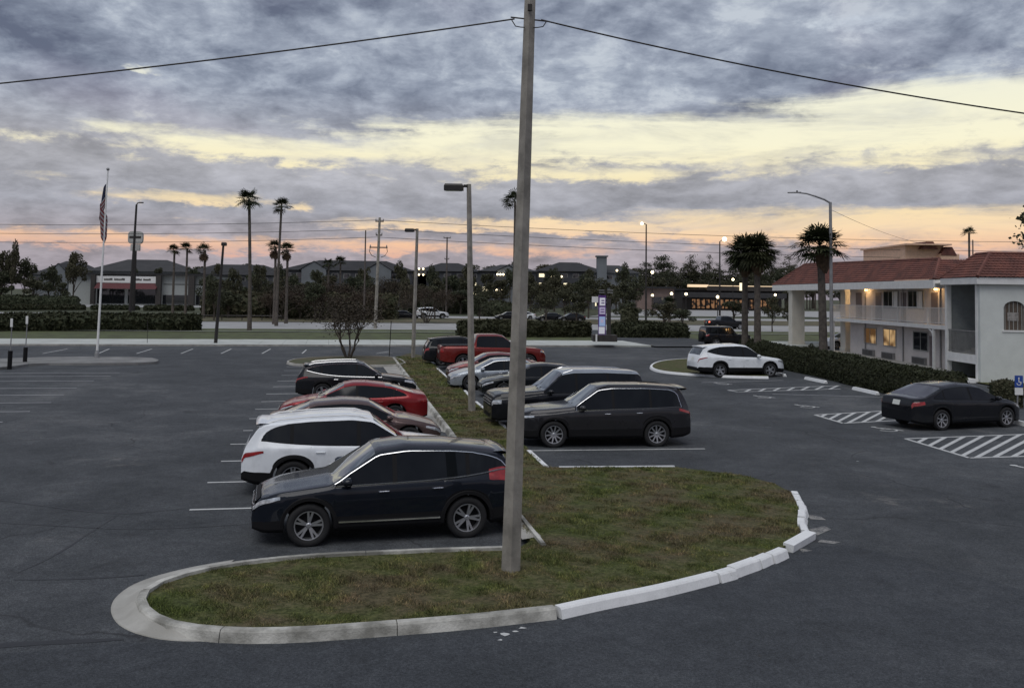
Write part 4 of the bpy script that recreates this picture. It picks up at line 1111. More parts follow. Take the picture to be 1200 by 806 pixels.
hedge([G(1161, 478)+Vector((.3, .5, 0)), G(1196, 479)+Vector((.3, .5, 0))], 1.3, 1.15, 'small square dark bush below the motel end wall', name='bush', cat='bush', dens=500, leaf=.06, mt='leaf')
for k, x in enumerate(range(903, 962, 6)):
    p = RY(x, 345, 60); root = empty('shrub', (p.x, 60, 0), 'small leafy shrub in the row behind the hedge', 'shrub', random.uniform(0, 6), 'row of small shrubs between the palms')
    c, t = random.choice(BROAD); root.scale = (.85, .85, random.uniform(1.1, 1.5)); link('crown', c, None, root); link('trunk', t, None, root)

# ------------------------------------------------------------------ palms
palm(292, 232, 98, 20, 'tallest thin palm on the left, standing in the street median', pybase=384, trad=.20, lean=3, idx=0)
palm(330, 240, 112, 15, 'thin palm right of the tallest one, with a smaller high crown', trad=.18, idx=1, lean=-4)
palm(322, 288, 118, 14, 'short palm with drooping crown at the foot of the thin palms, left one', trad=.2, idx=2, skirt=True)
palm(336, 291, 121, 13, 'short palm with drooping crown at the foot of the thin palms, right one', trad=.2, idx=1, skirt=True)
palm(603, 234, 105, 20, 'palm crown showing behind the big concrete pole', trad=.16, idx=2)
palm(203, 292, 140, 10, 'left palm of the three in front of the white shops', 'three palms by the far shops', trad=.2, idx=0)
palm(218, 290, 140, 11, 'middle palm of the three in front of the white shops', 'three palms by the far shops', trad=.2, idx=1)
palm(239, 292, 138, 13, 'right palm of the three, with the fullest crown', 'three palms by the far shops', trad=.22, idx=2, skirt=True)
palm(384, 308, 160, 10, 'far palm in front of the long grey roof, left one', trad=.2, idx=0); palm(398, 306, 162, 11, 'far palm in front of the long grey roof, right one', trad=.2, idx=1)
palm(873, 294, 63, 31, 'full cabbage palm with a dense round crown, left of the two standing close', kind='sabal', trad=.24, idx=0, boot=True)
palm(887, 292, 61, 30, 'full cabbage palm with a dense round crown, right of the two standing close', kind='sabal', trad=.25, idx=0, boot=True, lean=1)
palm(961, 284, 54, 40, 'cabbage palm with a spiky open crown beside the bent street lamp', kind='sabal', trad=.26, idx=1, boot=True, lean=4)
palm(1136, 272, 140, 11, 'far small palm above the motel roof', trad=.2, idx=2)
palm(784, 354, 150, 12, 'low dark palm before the lit shops', trad=.25, idx=0, skirt=True)

# ------------------------------------------------------------------ bare tree in its bed
bt = empty('bare_tree', tuple(G(408, 421))[:2]+(.12,), 'bare twiggy brown tree in the kerbed bed behind the black crossover', 'tree', .3); bt.scale = (5.6, 5.6, 4.3)
link('crown', BARE[0][0], None, bt); link('trunk', BARE[0][1], None, bt)

# ------------------------------------------------------------------ background trees
def row(kind, lst, label, group):
    for (px, yt, Y, w) in lst: tree(kind, px, yt, Y, w, label, group)
rng_ = random.Random(5)
row('broad', [(4, 288, 230, 30), (16, 283, 225, 20), (30, 297, 230, 30), (58, 312, 232, 28), (88, 292, 238, 34), (-40, 285, 220, 60), (2, 318, 225, 36), (40, 324, 226, 36), (75, 330, 228, 24)], 'dark broad tree in the clump left of the far shops', 'dark trees at the far left')
row('broad', [(252, 326, 128, 30), (275, 311, 150, 24), (305, 308, 155, 26), (345, 322, 150, 26), (370, 328, 135, 34), (415, 318, 165, 30), (268, 340, 140, 44), (318, 344, 142, 46), (352, 346, 140, 42)], 'dark tree in the thicket beyond the median, behind the thin palms', 'trees beyond the median')
row('bare', [(332, 335, 138, 56), (378, 338, 137, 58), (425, 336, 139, 60), (466, 345, 165, 40), (455, 318, 150, 50), (500, 330, 130, 56)], 'bare brownish tree in the thicket beyond the road', 'bare trees beyond the median')
row('broad', [(478, 330, 190, 30), (510, 334, 150, 34), (540, 338, 190, 36), (566, 338, 200, 26), (562, 346, 128, 34), (622, 326, 160, 30), (640, 338, 130, 34), (662, 332, 165, 36), (690, 324, 170, 34), (706, 327, 150, 44), (735, 326, 160, 34), (676, 345, 140, 36), (735, 352, 125, 34)], 'dark tree in front of the far apartments', 'trees before the far apartments')
row('broad', [(778, 352, 118, 46), (800, 360, 116, 34), (905, 345, 115, 26), (860, 350, 150, 40), (925, 355, 120, 22)], 'small dark tree on the grass by the lit shops', 'small trees by the lit shops')
for i in range(34):
    px = 738+i*6.6+rng_.uniform(-3, 3); tree('pine', px, 302+rng_.uniform(-3, 16)+(6 if px < 765 else 0), 340+rng_.uniform(-10, 25), rng_.uniform(16, 28), 'thin dark pine in the wood behind the lit shops', 'pines behind the lit shops')
for i in range(14):
    px = 745+i*15; tree('broad', px+rng_.uniform(-5, 5), 324+rng_.uniform(-5, 6), 325, 26, 'dark round tree in the wood behind the lit shops', 'wood behind the lit shops')
for i in range(26):
    px = -60+i*32+rng_.uniform(-8, 8); tree('broad', px, 312+rng_.uniform(-6, 5), 390, 46, 'far dark tree on the horizon line', 'far trees on the horizon')
for i in range(16):
    px = 760+i*32+rng_.uniform(-8, 8); tree('broad', px, 318+rng_.uniform(-5, 6), 390, 60, 'far dark tree on the horizon line at the right', 'far trees on the horizon at the right')
row('broad', [(1095, 293, 95, 22), (1103, 298, 96, 18)], 'dark tree showing above the motel roof', 'trees above the motel roof')
tr = tree('pine', 1226, 215, 60, 60, 'tree at the right edge above the motel roof', None)
row('broad', [(x, 318+(i*7) % 13, 205+(i*31) % 40, 26+(i*5) % 12) for i, x in enumerate((245, 262, 300, 322, 340, 362, 388, 410, 430, 462, 476, 492, 515, 530, 548, 570, 588, 618, 634, 650, 668, 684, 722, 742))], 'dark tree in the belt before the far apartment blocks', 'tree belt before the apartment blocks')
row('bare', [(345, 326, 145, 60), (395, 324, 150, 66), (444, 332, 152, 50), (520, 335, 190, 50)], 'bare grey-brown tree in the belt beyond the road', 'bare trees before the apartment blocks')
row('broad', [(x, yt, 262, w) for x, yt, w in ((66, 316, 20), (106, 318, 16), (160, 315, 20), (186, 312, 18), (226, 309, 22), (256, 307, 20), (330, 309, 22), (372, 312, 22), (426, 309, 24), (470, 307, 24), (508, 311, 22), (548, 307, 26), (598, 309, 24), (648, 309, 24), (690, 312, 22), (730, 309, 24))], 'dark tree rising among the far apartment roofs', 'trees among the far roofs')
# low dark understorey beyond the streets
def thicket(x0, x1, Y, h_, w, label):
    a, b = RY(x0, 345, Y), RY(x1, 345, Y); return hedge([Vector((a.x, Y, 0)), Vector((b.x, Y, 0))], w, h_, label, name='thicket', cat='shrubs', dens=14, leaf=.38, mt='leaf', round_=.7)
thicket(238, 466, 146, 4.2, 5, 'low dense scrub beyond the median, left half'); thicket(470, 560, 195, 4.0, 5, 'low dense scrub beyond the road behind the white car')
thicket(-60, 92, 224, 2.4, 5, 'low dense scrub left of the far shops'); thicket(560, 600, 175, 3, 5, 'low scrub between the far apartments'); thicket(728, 747, 122, 3.0, 4, 'low bush behind the lit sign')
# ------------------------------------------------------------------ motel
ROOF = mat('clay_tiles', (0.20, 0.075, 0.055), .85, col2=(0.10, 0.042, 0.035), scale=1.4, detail=9, bump=.2)
FAC = M['white']; M['window_frame'] = mat('window_frame', (0.30, 0.30, 0.28), .6); M['wall_upper'] = mat('motel_wall', (0.62, 0.57, 0.54), .9, var=.08, scale=1, bump=.3)
M['pane'] = mat('window_pane', (0.02, 0.022, 0.025), .05, spec=.9, coat=.5)
def lit_pane(name, c1, c2, s_):
    m = bpy.data.materials.new(name); m.use_nodes = True; T = NT(m.node_tree); b = m.node_tree.nodes['Principled BSDF']
    n = T.noise(T.new('ShaderNodeTexCoord').outputs['Object'], .9, 1, .5); c = T.ramp(n, [(.42, (*c1, 1)), (.58, (*c2, 1))])
    b.inputs['Base Color'].default_value = (.02, .02, .02, 1); b.inputs['Roughness'].default_value = .08; T.link(c, b.inputs['Emission Color']); b.inputs['Emission Strength'].default_value = s_; return m
M['pane_lit'] = lit_pane('lit_window', (.16, .08, .03), (.85, .55, .26), .55)
M['door'] = mat('door_paint', (0.16, 0.13, 0.13), .6, var=.1)
motel = empty('motel', (27, 60, 0), 'two-storey white motel with a red clay tile mansard roof and an upper walkway', 'motel')
def mo(mb, name, mt, parent=None, smooth=False):
    o = mb.build(name, mt, None, smooth); 
    o.parent = parent or motel
    off = Vector((27, 60, 0)); o.data.transform(Matrix.Translation(-off)); return o
def pY(px, X): return X*FPX/(px-CX)
XW = 27.6; XB = 26.7
mb = MB(); mb.box(XW, 40, 52.4, 72.2, 0, 5.45); mo(mb, 'wall', M['wall_upper'])
# walkway slab, edge beam and soffit
mb = MB(); mb.box(XB, XW-.003, 52.5, 74.5, 2.60, 2.86); mo(mb, 'balcony_slab', FAC)
mb = MB(); mb.box(26.05, XW-.004, 52.5, 87.9, 5.40, 5.46); mb.box(XW-.004, 38, 72.25, 87.9, 5.40, 5.46); mo(mb, 'soffit', M['stucco_warm'])
mb = MB(); mb.box(25.95, 26.1, 54.5, 88.1, 5.14, 5.66); mb.box(26.1, 30, 54.5, 54.64, 5.14, 5.66); mb.box(26.1, 39, 87.95, 88.1, 5.14, 5.66); mo(mb, 'fascia', FAC)
# rail
for (y0, y1) in [(52.55, 57.0), (57.0, 61.4), (61.4, 65.8), (65.8, 70.1), (70.1, 74.4)]:
    b = MB(); b.cbox((XB+.04, y1-.03, 3.4), (.06, .06, 1.1)); mo(b, 'rail_post', FAC)
b = MB(); b.box(XB+.015, XB+.065, 52.55, 74.4, 3.90, 3.95); b.box(XB+.02, XB+.06, 52.55, 74.4, 2.96, 3.0); b.box(XB+.04, XW, 74.36, 74.40, 3.90, 3.95); mo(b, 'handrail', FAC)
b = MB(); y = 52.6
while y < 74.4: b.box(XB+.03, XB+.05, y, y+.02, 3.0, 3.90); y += .115
o = mo(b, 'balusters', FAC); o['kind'] = 'stuff'
# posts with curved brackets
for yy_ in (pY(1094, 26.76), 65.2, pY(977, 26.76)):
    if yy_ == 65.2: continue
    b = MB(); b.box(XB+.0, XB+.13, yy_-.07, yy_+.07, 0, 2.597); 
    b.tube([(XB+.065, yy_, 1.9)]+[(XB+.065, yy_+.7*(1-math.cos(q)), 1.9+.66*math.sin(q)) for q in np.linspace(.2, 1.5, 7)], .05, 6)
    mo(b, 'walkway_post', FAC)
# ground floor windows, air conditioners, doors
def window(X, px0, px1, z0, z1, pane, mull=1, parent=None):
    ya, yb = pY(px1, X), pY(px0, X); f = MB(); t = .07
    f.box(X-.05, X+.02, ya, yb, z0, z0+t); f.box(X-.05, X+.02, ya, yb, z1-t, z1); f.box(X-.05, X+.02, ya, ya+t, z0+t, z1-t); f.box(X-.05, X+.02, yb-t, yb, z0+t, z1-t)
    for k in range(1, mull+1): yy = ya+(yb-ya)*k/(mull+1); f.box(X-.045, X+.02, yy-.025, yy+.025, z0+t, z1-t)
    w = mo(f, 'window', M['window_frame'])
    p = MB(); p.box(X-.02, X-.01, ya+t, yb-t, z0+t, z1-t); pp_ = p.build('pane', pane); pp_.parent = w; pp_.data.transform(Matrix.Translation(-Vector((27, 60, 0))))
    return w
window(XW, 1013, 1027.5, 1.0, 2.25, M['pane_lit'], 1); window(XW, 1035.5, 1050.5, 1.0, 2.3, M['pane_lit'], 1); window(XW, 1070.5, 1088, 1.0, 2.3, M['pane'], 1)
for (a_, b_) in ((1036, 1054), (1064.5, 1083)):
    window(XW, a_, b_, 3.75, 5.05, M['pane'], 2)
    y0_, y1_ = pY(b_, XW), pY(a_, XW); c_ = MB(); c_.box(XW-.035, XW-.028, y0_+(y1_-y0_)*.08, y0_+(y1_-y0_)*.42, 3.85, 4.98); mo(c_, 'curtain', M['white'])
for (a_, b_) in ((1013, 1025.5), (1035.5, 1049), (1071, 1086)):
    y0_, y1_ = pY(b_, XW), pY(a_, XW); c_ = MB(); c_.box(XW-.18, XW-.003, y0_, y1_, .12, .58); au = mo(c_, 'air_conditioner', M['grey_metal'])
    c_ = MB(); 
    for k in range(7): c_.box(XW-.195, XW-.183, y0_+.06, y1_-.06, .16+k*.055, .19+k*.055)
    g_ = c_.build('grille', M['dark_metal']); g_.parent = au; g_.data.transform(Matrix.Translation(-Vector((27, 60, 0))))
for (a_, b_, z) in ((1026, 1034, 2.86), (1091, 1100, 2.86), (1055.5, 1063, 2.86), (1088.5, 1093, 0.02), (1003, 1011, 2.86)):
    y0_, y1_ = pY(b_, XW), pY(a_, XW); c_ = MB(); c_.box(XW-.03, XW-.003, y0_+.1, y1_-.1, z+.02, z+2.05); mo(c_, 'door', M['door'])
for px in (1059, 1103, 1015):      # down pipes
    y0_ = pY(px, XW); c_ = MB(); c_.tube([(XW-.06, y0_, .1), (XW-.06, y0_, 5.3)], .05, 6); mo(c_, 'down_pipe', M['grey_metal'])
# warm wall lights under the walkway roof
for (px, z) in ((1018, 5.05), (1100, 5.05)):
    y0_ = pY(px, XW); c_ = MB(); c_.lathe([(0, 0), (.1, 0), (.12, .1), (.06, .2), (0, .2)], 10, Matrix.Translation((XW-.16, y0_, z))); c_.box(XW-.16, XW-.003, y0_-.03, y0_+.03, z+.2, z+.25); mo(c_, 'wall_light', M['lamp_warm'])
    ld = bpy.data.lights.new('walkway_lamp', 'POINT'); ld.energy = 20; ld.color = (1, .62, .28); ld.shadow_soft_size = .12
    lo_ = bpy.data.objects.new('walkway_lamp', ld); COL.objects.link(lo_); lo_.location = (XW-.42, y0_, z+.1)
# porte-cochere columns (canopy carried beyond the rooms)
for (px, Y, w_) in ((936, 82.5, 1.15), (999, 73.6, 1.15)):
    x = (px-CX)/FPX*Y; c_ = MB(); c_.box(x-w_/2, x+w_/2, Y, Y+1.1, 0, 5.395); c_.box(x-w_/2-.08, x+w_/2+.08, Y-.08, Y+1.18, 4.95, 5.17); c_.box(x-w_/2-.06, x+w_/2+.06, Y-.06, Y+1.16, 0, .35); mo(c_, 'canopy_column', M['stucco_warm'])
for (x, Y) in ((36.5, 83), (36.5, 74.5)):
    c_ = MB(); c_.box(x-.5, x+.5, Y-.5, Y+.5, 0, 5.395); mo(c_, 'canopy_column', M['stucco_warm'])
ld = bpy.data.lights.new('canopy_lamp', 'POINT'); ld.energy = 45; ld.color = (1, .68, .36); ld.shadow_soft_size = .2
lo_ = bpy.data.objects.new('canopy_lamp', ld); COL.objects.link(lo_); lo_.location = (28.9, 72.6, 5.0)
c_ = MB(); c_.lathe([(0, 5.22), (.18, 5.22), (.22, 5.3), (.22, 5.39)], 12, Matrix.Translation((28.9, 72.6, 0))); mo(c_, 'canopy_light', M['lamp_warm'])
# end wing
WX, WY = 25.1, 47.5; y2 = pY(1108, WX)
c_ = MB(); ax0, ax1 = RY(1172.5, 0, WY).x, RY(1197, 0, WY).x; az0, az1, az2 = 2.86, 4.05, 4.42
outer = [(WX+.0, 0), (34, 0), (34, 5.45), (WX+.0, 5.45)]
arch = [(ax0, az0), (ax1, az0), (ax1, az1)]+[((ax0+ax1)/2+(ax1-ax0)/2*math.cos(q), az1+(az2-az1)*math.sin(q)) for q in np.linspace(.25, math.pi-.25, 9)]+[(ax0, az1)]
# wall built round the opening in strips
xs_ = [WX, ax0]; T_ = .25
c_.box(WX, ax0, WY, WY+T_, 0, 5.45); c_.box(ax1, 34, WY, WY+T_, 0, 5.45); c_.box(ax0, ax1, WY, WY+T_, 0, az0)
top_pts = [(ax1, az1)]+[((ax0+ax1)/2+(ax1-ax0)/2*math.cos(q), az1+(az2-az1)*math.sin(q)) for q in np.linspace(.25, math.pi-.25, 9)]+[(ax0, az1)]
for (x0, z0), (x1, z1) in zip(top_pts, top_pts[1:]): c_.add([(x0, WY, z0), (x1, WY, z1), (x1, WY, 5.45), (x0, WY, 5.45), (x0, WY+T_, z0), (x1, WY+T_, z1)], [(0, 3, 2, 1), (0, 1, 5, 4)])
mo(c_, 'end_wall', M['stucco'])
c_ = MB(); c_.box(ax0, ax1, WY+.12, WY+.14, az0, az2); wn = mo(c_, 'arched_window', mat('shutter_wood', (0.10, 0.075, 0.055), .6, var=.2, scale=4))
for k in range(5):
    c_ = MB(); x = ax0+(ax1-ax0)*(k+.5)/5; c_.box(x-.02, x+.02, WY+.09, WY+.118, az0+.02, az2-.02); o = c_.build('slat', M['window_frame']); o.parent = wn; o.data.transform(Matrix.Translation(-Vector((27, 60, 0))))
c_ = MB(); c_.box(ax0+.25, ax1-.3, WY+.085, WY+.119, az0+.5, az0+.95); o = c_.build('pane', mat('paper_notice', (.30, .28, .26), .6, var=.3, scale=5)); o.parent = wn; o.data.transform(Matrix.Translation(-Vector((27, 60, 0))))
c_ = MB(); c_.box(ax0-.08, ax1+.08, WY-.05, WY-.003, az0-.09, az0-.005); mo(c_, 'window_sill', FAC)
# stair side: posts, landing band, railing, inner wall
c_ = MB(); c_.box(WX-.03, WX+.25, WY+.253, WY+.45, 0, 5.45); c_.box(WX-.03, WX+.25, y2-.2, y2, 0, 5.45); mo(c_, 'stair_post', FAC)
c_ = MB(); c_.box(WX-.02, WX+.2, WY+.45, y2-.2, 1.0, 1.48); mo(c_, 'landing_edge', FAC)
c_ = MB(); c_.box(WX+.2, 28, WY+.45, y2-.2, 1.30, 1.46); mo(c_, 'landing', M['concrete'])
c_ = MB(); c_.box(WX+.3, 29.9, y2-.1, y2+.1, 0, 5.45); c_.box(29.9, 30.1, WY+.26, y2+.1, 0, 5.45); mo(c_, 'stairwell_wall', mat('stairwell_grey', (.30, .32, .32), .9, var=.1, bump=.3))
c_ = MB(); c_.box(WX+.05, WX+.1, WY+.45, y2-.2, 2.72, 2.78); c_.box(WX+.05, WX+.1, WY+.45, y2-.2, 1.55, 1.6)
y = WY+.5
while y < y2-.2: c_.box(WX+.06, WX+.085, y, y+.022, 1.6, 2.72); y += .12
mo(c_, 'stair_railing', M['grey_metal'])
for k in range(12):
    c_ = MB(); c_.box(26.0+k*.28, 26.3+k*.28, WY+1.9, y2-.5, 1.46+k*.115, 1.62+k*.115); mo(c_, 'stair_tread', M['concrete'])
window_p = MB(); window_p.box(27.9, 29.2, y2-.13, y2-.103, 2.9, 4.6); mo(window_p, 'door', FAC)
c_ = MB(); c_.box(WX-.28, WX-.14, WY-.25, 51.3, 5.30, 5.66); c_.box(WX-.14, 34.4, WY-.25, WY-.11, 5.30, 5.66); c_.box(WX-.14, 27.5, 51.16, 51.3, 5.30, 5.66); mo(c_, 'fascia', FAC)
c_ = MB(); c_.box(WX-.14, 34.2, WY-.11, 51.15, 5.452, 5.50); mo(c_, 'soffit', FAC)
# barrel tile slopes
def tile_slope(p00, p10, p01, p11, name='roof_tiles'):
    """eave p00->p10, ridge p01->p11 (world points)"""
    p00, p10, p01, p11 = map(Vector, (p00, p10, p01, p11)); L_ = (p10-p00).length; Hs = (p01-p00).length; nc = max(4, int(Hs/.27)); nx = int(L_/.06)
    nrm = (p10-p00).cross(p01-p00).normalized()
    if nrm.z < 0: nrm = -nrm
    P_ = []
    for i in range(nx+1):
        u = i/nx; a = p00.lerp(p10, u); b = p01.lerp(p11, u); row = []
        for c in range(nc):
            for (t, up) in ((0, .05), (1, .01)):
                v = (c+t)/nc; s_ = u*L_; wob = .035*abs(math.sin(math.pi*s_/.25)); row.append(tuple(a.lerp(b, v)+nrm*(up+wob)))
        P_.append(row)
    o = grid_mesh(name, np.array(P_), ROOF, None, smooth=False); o.parent = motel; o.data.transform(Matrix.Translation(-Vector((27, 60, 0)))); o['kind'] = 'stuff'
    return o
tile_slope((26.0, 54.5, 5.66), (26.0, 88.1, 5.66), (27.35, 56.6, 7.0), (27.9, 84.2, 7.6))
tile_slope((26.0, 88.1, 5.66), (38, 88.1, 5.66), (27.9, 84.2, 7.6), (36.5, 84.2, 7.6))
tile_slope((26.0, 54.5, 5.66), (31.0, 54.5, 5.66), (27.35, 56.6, 7.0), (31.0, 56.6, 7.0))
tile_slope((24.82, 47.2, 5.66), (24.82, 51.3, 5.66), (26.3, 48.7, 6.98), (26.3, 50.1, 6.98))
tile_slope((24.82, 47.2, 5.66), (34.3, 47.2, 5.66), (26.3, 48.7, 6.98), (34.3, 48.7, 6.98))
tile_slope((24.82, 51.3, 5.66), (34.3, 51.3, 5.66), (26.3, 50.1, 6.98), (34.3, 50.1, 6.98))
c_ = MB(); c_.add([(26.3, 48.7, 6.99), (34.3, 48.7, 6.99), (34.3, 50.1, 6.99), (26.3, 50.1, 6.99)], [(0, 1, 2, 3)]); c_.add([(27.35, 56.6, 7.0), (34.3, 56.6, 7.0), (36.5, 84.2, 7.6), (27.9, 84.2, 7.6)], [(0, 1, 2, 3)]); mo(c_, 'flat_roof', M['concrete'])
for pts in ([(24.82, 47.2, 5.7), (26.3, 48.7, 7.03)], [(26.0, 88.1, 5.7), (27.9, 84.2, 7.65)], [(26.3, 48.7, 7.03), (34.3, 48.7, 7.03)], [(26.0, 54.5, 5.7), (27.35, 56.6, 7.05)], [(27.35, 56.6, 7.05), (27.9, 84.2, 7.65)], [(26.3, 48.7, 7.03), (26.3, 50.1, 7.03)], [(24.82, 51.3, 5.7), (26.3, 50.1, 7.03)]):
    c_ = MB(); c_.tube(pts, .10, 6); mo(c_, 'ridge_tiles', ROOF)
tag(sheet('motel_walk', [(XB-.3, 52), (XW, 52), (XW, 75), (XB-.3, 75)], .10, M['concrete']), kind='structure')
tag(sheet('motel_lawn', [(24.9, 44), (40, 44), (40, 53), (24.9, 53)], .08, M['turf']), kind='structure')
st = MB(); st.box(24.35, 25.04, 47.6, 50.6, .02, .22); tag(st.build('entrance_step', M['white']), 'low white concrete step by the motel stairwell corner', 'step')

# ------------------------------------------------------------------ buildings far away
M['far_wall'] = mat('far_pale_wall', (0.17, 0.185, 0.20), .9, var=.1, scale=.3); M['far_wall2'] = mat('far_grey_wall', (0.07, 0.073, 0.082), .9, var=.1, scale=.3)
M['far_roof'] = mat('far_roof_shingle', (0.030, 0.030, 0.032), .9, var=.2, scale=.4); M['far_roof2'] = mat('far_roof_light', (0.045, 0.045, 0.047), .9, var=.15, scale=.3)
M['brick_dark'] = mat('dark_wall', (0.05, 0.045, 0.042), .9, var=.2); M['pink_wall'] = mat('beige_wall', (0.75, 0.50, 0.36), .9, var=.1); M['awning'] = mat('red_awning', (0.10, 0.022, 0.026), .7, var=.15)
M['dim_glow'] = mat('dim_warm_light', (.6, .5, .4), .5, emit=(1, .72, .42), estr=.75)
M['glass_warm'] = lit_pane('warm_shop_glass', (.02, .012, .006), (.8, .4, .18), .3); M['far_window_lit'] = mat('far_lit_window', (.8, .75, .6), .5, emit=(1, .86, .55), estr=1.1)
def zat(px, py, Y): return RY(px, py, Y).z
def block(name, px0, px1, Y, D, yeave, yridge, label, wall, roof, group=None, hip=True, floors=3, wins=6, litp=.12, cat='building', gables=0):
    x0, x1 = RY(px0, 345, Y).x, RY(px1, 345, Y).x; pm = (px0+px1)/2; ze, zr = zat(pm, yeave, Y), zat(pm, yridge, Y); cx = (x0+x1)/2
    root = empty(name, (cx, Y, 0), label, cat, 0, group); w = (x1-x0)/2
    b = MB(); b.box(-w, w, 0, D, 0, ze); b.build('wall', wall, root)
    b = MB(); o_ = .8; h_ = min(D/2, w*.8) if hip else 0
    vs = [(-w-o_, -o_, ze), (w+o_, -o_, ze), (w+o_, D+o_, ze), (-w-o_, D+o_, ze), (-w-o_+h_, D/2, zr), (w+o_-h_, D/2, zr)]
    b.add(vs, [(0, 1, 5, 4), (1, 2, 5), (2, 3, 4, 5), (3, 0, 4), (0, 3, 2, 1)]); b.build('roof', roof, root)
    for g_ in range(gables):
        gx = -w+2*w*(g_+.5)/gables; gw = w/gables*.42; b = MB(); zz = ze+(zr-ze)*.75
        b.add([(gx-gw, -1.2, ze), (gx+gw, -1.2, ze), (gx, -1.2, zz)], [(0, 1, 2)]); b.box(gx-gw*.9, gx+gw*.9, -1.2, -.003, 0, ze-.003); b.build('gable_bay', M['far_wall'], root)
        b = MB(); b.add([(gx-gw*1.15, -1.5, ze-.2), (gx+gw*1.15, -1.5, ze-.2), (gx, -1.5, zz+.25), (gx, D/2, zz+.25), (gx-gw*1.15, D/2, ze-.2), (gx+gw*1.15, D/2, ze-.2)], [(0, 2, 3, 4), (2, 1, 5, 3)]); b.build('gable_roof', roof, root)
    fh = ze/floors
    for f in range(floors):
        for k in range(wins):
            x = -w+2*w*(k+.5)/wins; ww = 2*w/wins*.28; z0 = f*fh+fh*.3
            m_ = M['far_window_lit'] if random.random() < litp else M['pane']
            b = MB(); b.box(x-ww, x+ww, -.06, -.01, z0, z0+fh*.45); wi = b.build('window', M['window_frame'], root)
            b = MB(); b.box(x-ww*.85, x+ww*.85, -.09, -.063, z0+.12, z0+fh*.45-.12); b.build('pane', m_, wi)
    return root
random.seed(11)
block('apartment_building', 38, 100, 330, 20, 322, 305, 'pale grey apartment block far left above the trees', M['far_wall'], M['far_roof2'], floors=3, wins=6, gables=1, litp=0)
block('apartment_building', 100, 214, 320, 22, 318, 303, 'long grey-roofed apartment block behind the shop with the red awning', M['far_wall'], M['far_roof2'], floors=3, wins=9, gables=0, litp=0)
block('apartment_building', 210, 330, 340, 22, 322, 309, 'far dark-roofed apartment block behind the tall thin palms', M['far_wall2'], M['far_roof'], floors=3, wins=9, litp=0)
block('apartment_building', 330, 482, 300, 22, 317, 304, 'long apartment block with a dark roof and white bays behind the utility pole', M['far_wall2'], M['far_roof'], floors=3, wins=11, gables=2, litp=.03)
block('apartment_building', 486, 562, 310, 22, 318, 307, 'apartment block with lit stairwell left of the big light pole', M['far_wall2'], M['far_roof'], floors=4, wins=5, litp=.2)
block('apartment_building', 562, 628, 280, 22, 318, 309, 'apartment block with small lit porch behind the concrete pole', M['far_wall2'], M['far_roof2'], floors=3, wins=5, gables=1, litp=.2)
block('apartment_building', 628, 708, 300, 24, 318, 306, 'apartment block with lit entrance right of the concrete pole', M['far_wall2'], M['far_roof'], floors=4, wins=6, litp=.15)
tw = block('apartment_building', 694, 748, 290, 18, 320, 310, 'pale apartment block with a square chimney tower', M['far_wall'], M['far_roof2'], floors=4, wins=4, litp=.1)
xa = RY(703, 0, 288).x-tw.location.x; xb = RY(714, 0, 288).x-tw.location.x; b = MB(); b.box(xa, xb, -2, 1.5, 0, zat(708, 301, 288)); b.box(xa-.4, xb+.4, -2.4, 1.9, zat(708, 301, 288)+.003, zat(708, 299.5, 288)); b.build('tower', M['far_wall'], tw)
# shop with red awning
def flat_shop(name, px0, px1, Y, D, ytop, label, wall, cat='shop', edge=None):
    x0, x1 = RY(px0, 345, Y).x, RY(px1, 345, Y).x; root = empty(name, ((x0+x1)/2, Y, 0), label, cat); w = (x1-x0)/2; z = zat((px0+px1)/2, ytop, Y)
    b = MB(); b.box(-w, w, 0, D, 0, z); b.build('wall', wall, root); b = MB(); b.box(-w-.4, w+.4, -1.5, D+.2, z+.003, z+(.55 if edge is None else .2)); b.build('roof_edge', edge or M['far_roof'], root); return root, w, z
sh, w, z = flat_shop('shop', 80, 254, 250, 18, 322.5, 'low white shop with a red awning and dark pillars beyond the road', mat('shop_wall', (.36, .38, .37), .9, var=.08))
def lx(px, Y, root): return RY(px, 345, Y).x-root.location.x
b = MB(); b.box(lx(113, 249, sh), lx(184, 249, sh), -1.3, -.003, zat(150, 331.5, 250), zat(150, 323.8, 250)); b.build('sign_band', M['white'], sh)
b = MB(); a0, a1 = lx(112, 248, sh), lx(184, 248, sh); zt_, zb_ = zat(150, 332, 249), zat(150, 338.5, 249)
b.add([(a0, -1.35, zt_), (a1, -1.35, zt_), (a1, -3.2, zb_), (a0, -3.2, zb_), (a1, -1.35, zb_), (a0, -1.35, zb_)], [(0, 3, 2, 1), (1, 2, 4), (0, 5, 3)]); b.build('awning', M['awning'], sh)
for p0, p1 in ((108, 113), (184, 190), (222, 229)):
    b = MB(); b.box(lx(p0, 249, sh), lx(p1, 249, sh), -2.2, -1.36, 0, z-.003); b.build('pillar', M['brick_dark'], sh)
for p0, p1 in ((114, 146), (150, 183), (191, 221), (230, 250)):
    b = MB(); top_ = 339 if p0 < 190 else 345; b.box(lx(p0, 250, sh), lx(p1, 250, sh), -.12, -.003, .3, zat(150, top_, 250)); b.build('shop_window', M['pane'], sh)
random.seed(4)
for wd in ((122, 132), (134, 146.5), (155, 166), (168, 177)):     # lettering too small to read in the photograph: dark letter-like strokes
    x = wd[0]
    b = MB()
    while x < wd[1]-.8:
        b.box(lx(x, 249, sh), lx(x+.95, 249, sh), -1.36, -1.303, zat(150, 328.6, 249), zat(150, 326.6, 249)+random.uniform(-.1, .12)); x += 1.25
    b.build('sign_lettering', M['brick_dark'], sh)
b = MB(); b.box(lx(94, 249, sh), lx(99, 249, sh), -.2, -.02, zat(97, 328.5, 249), zat(97, 326, 249)); b.build('small_sign', M['brick_dark'], sh)
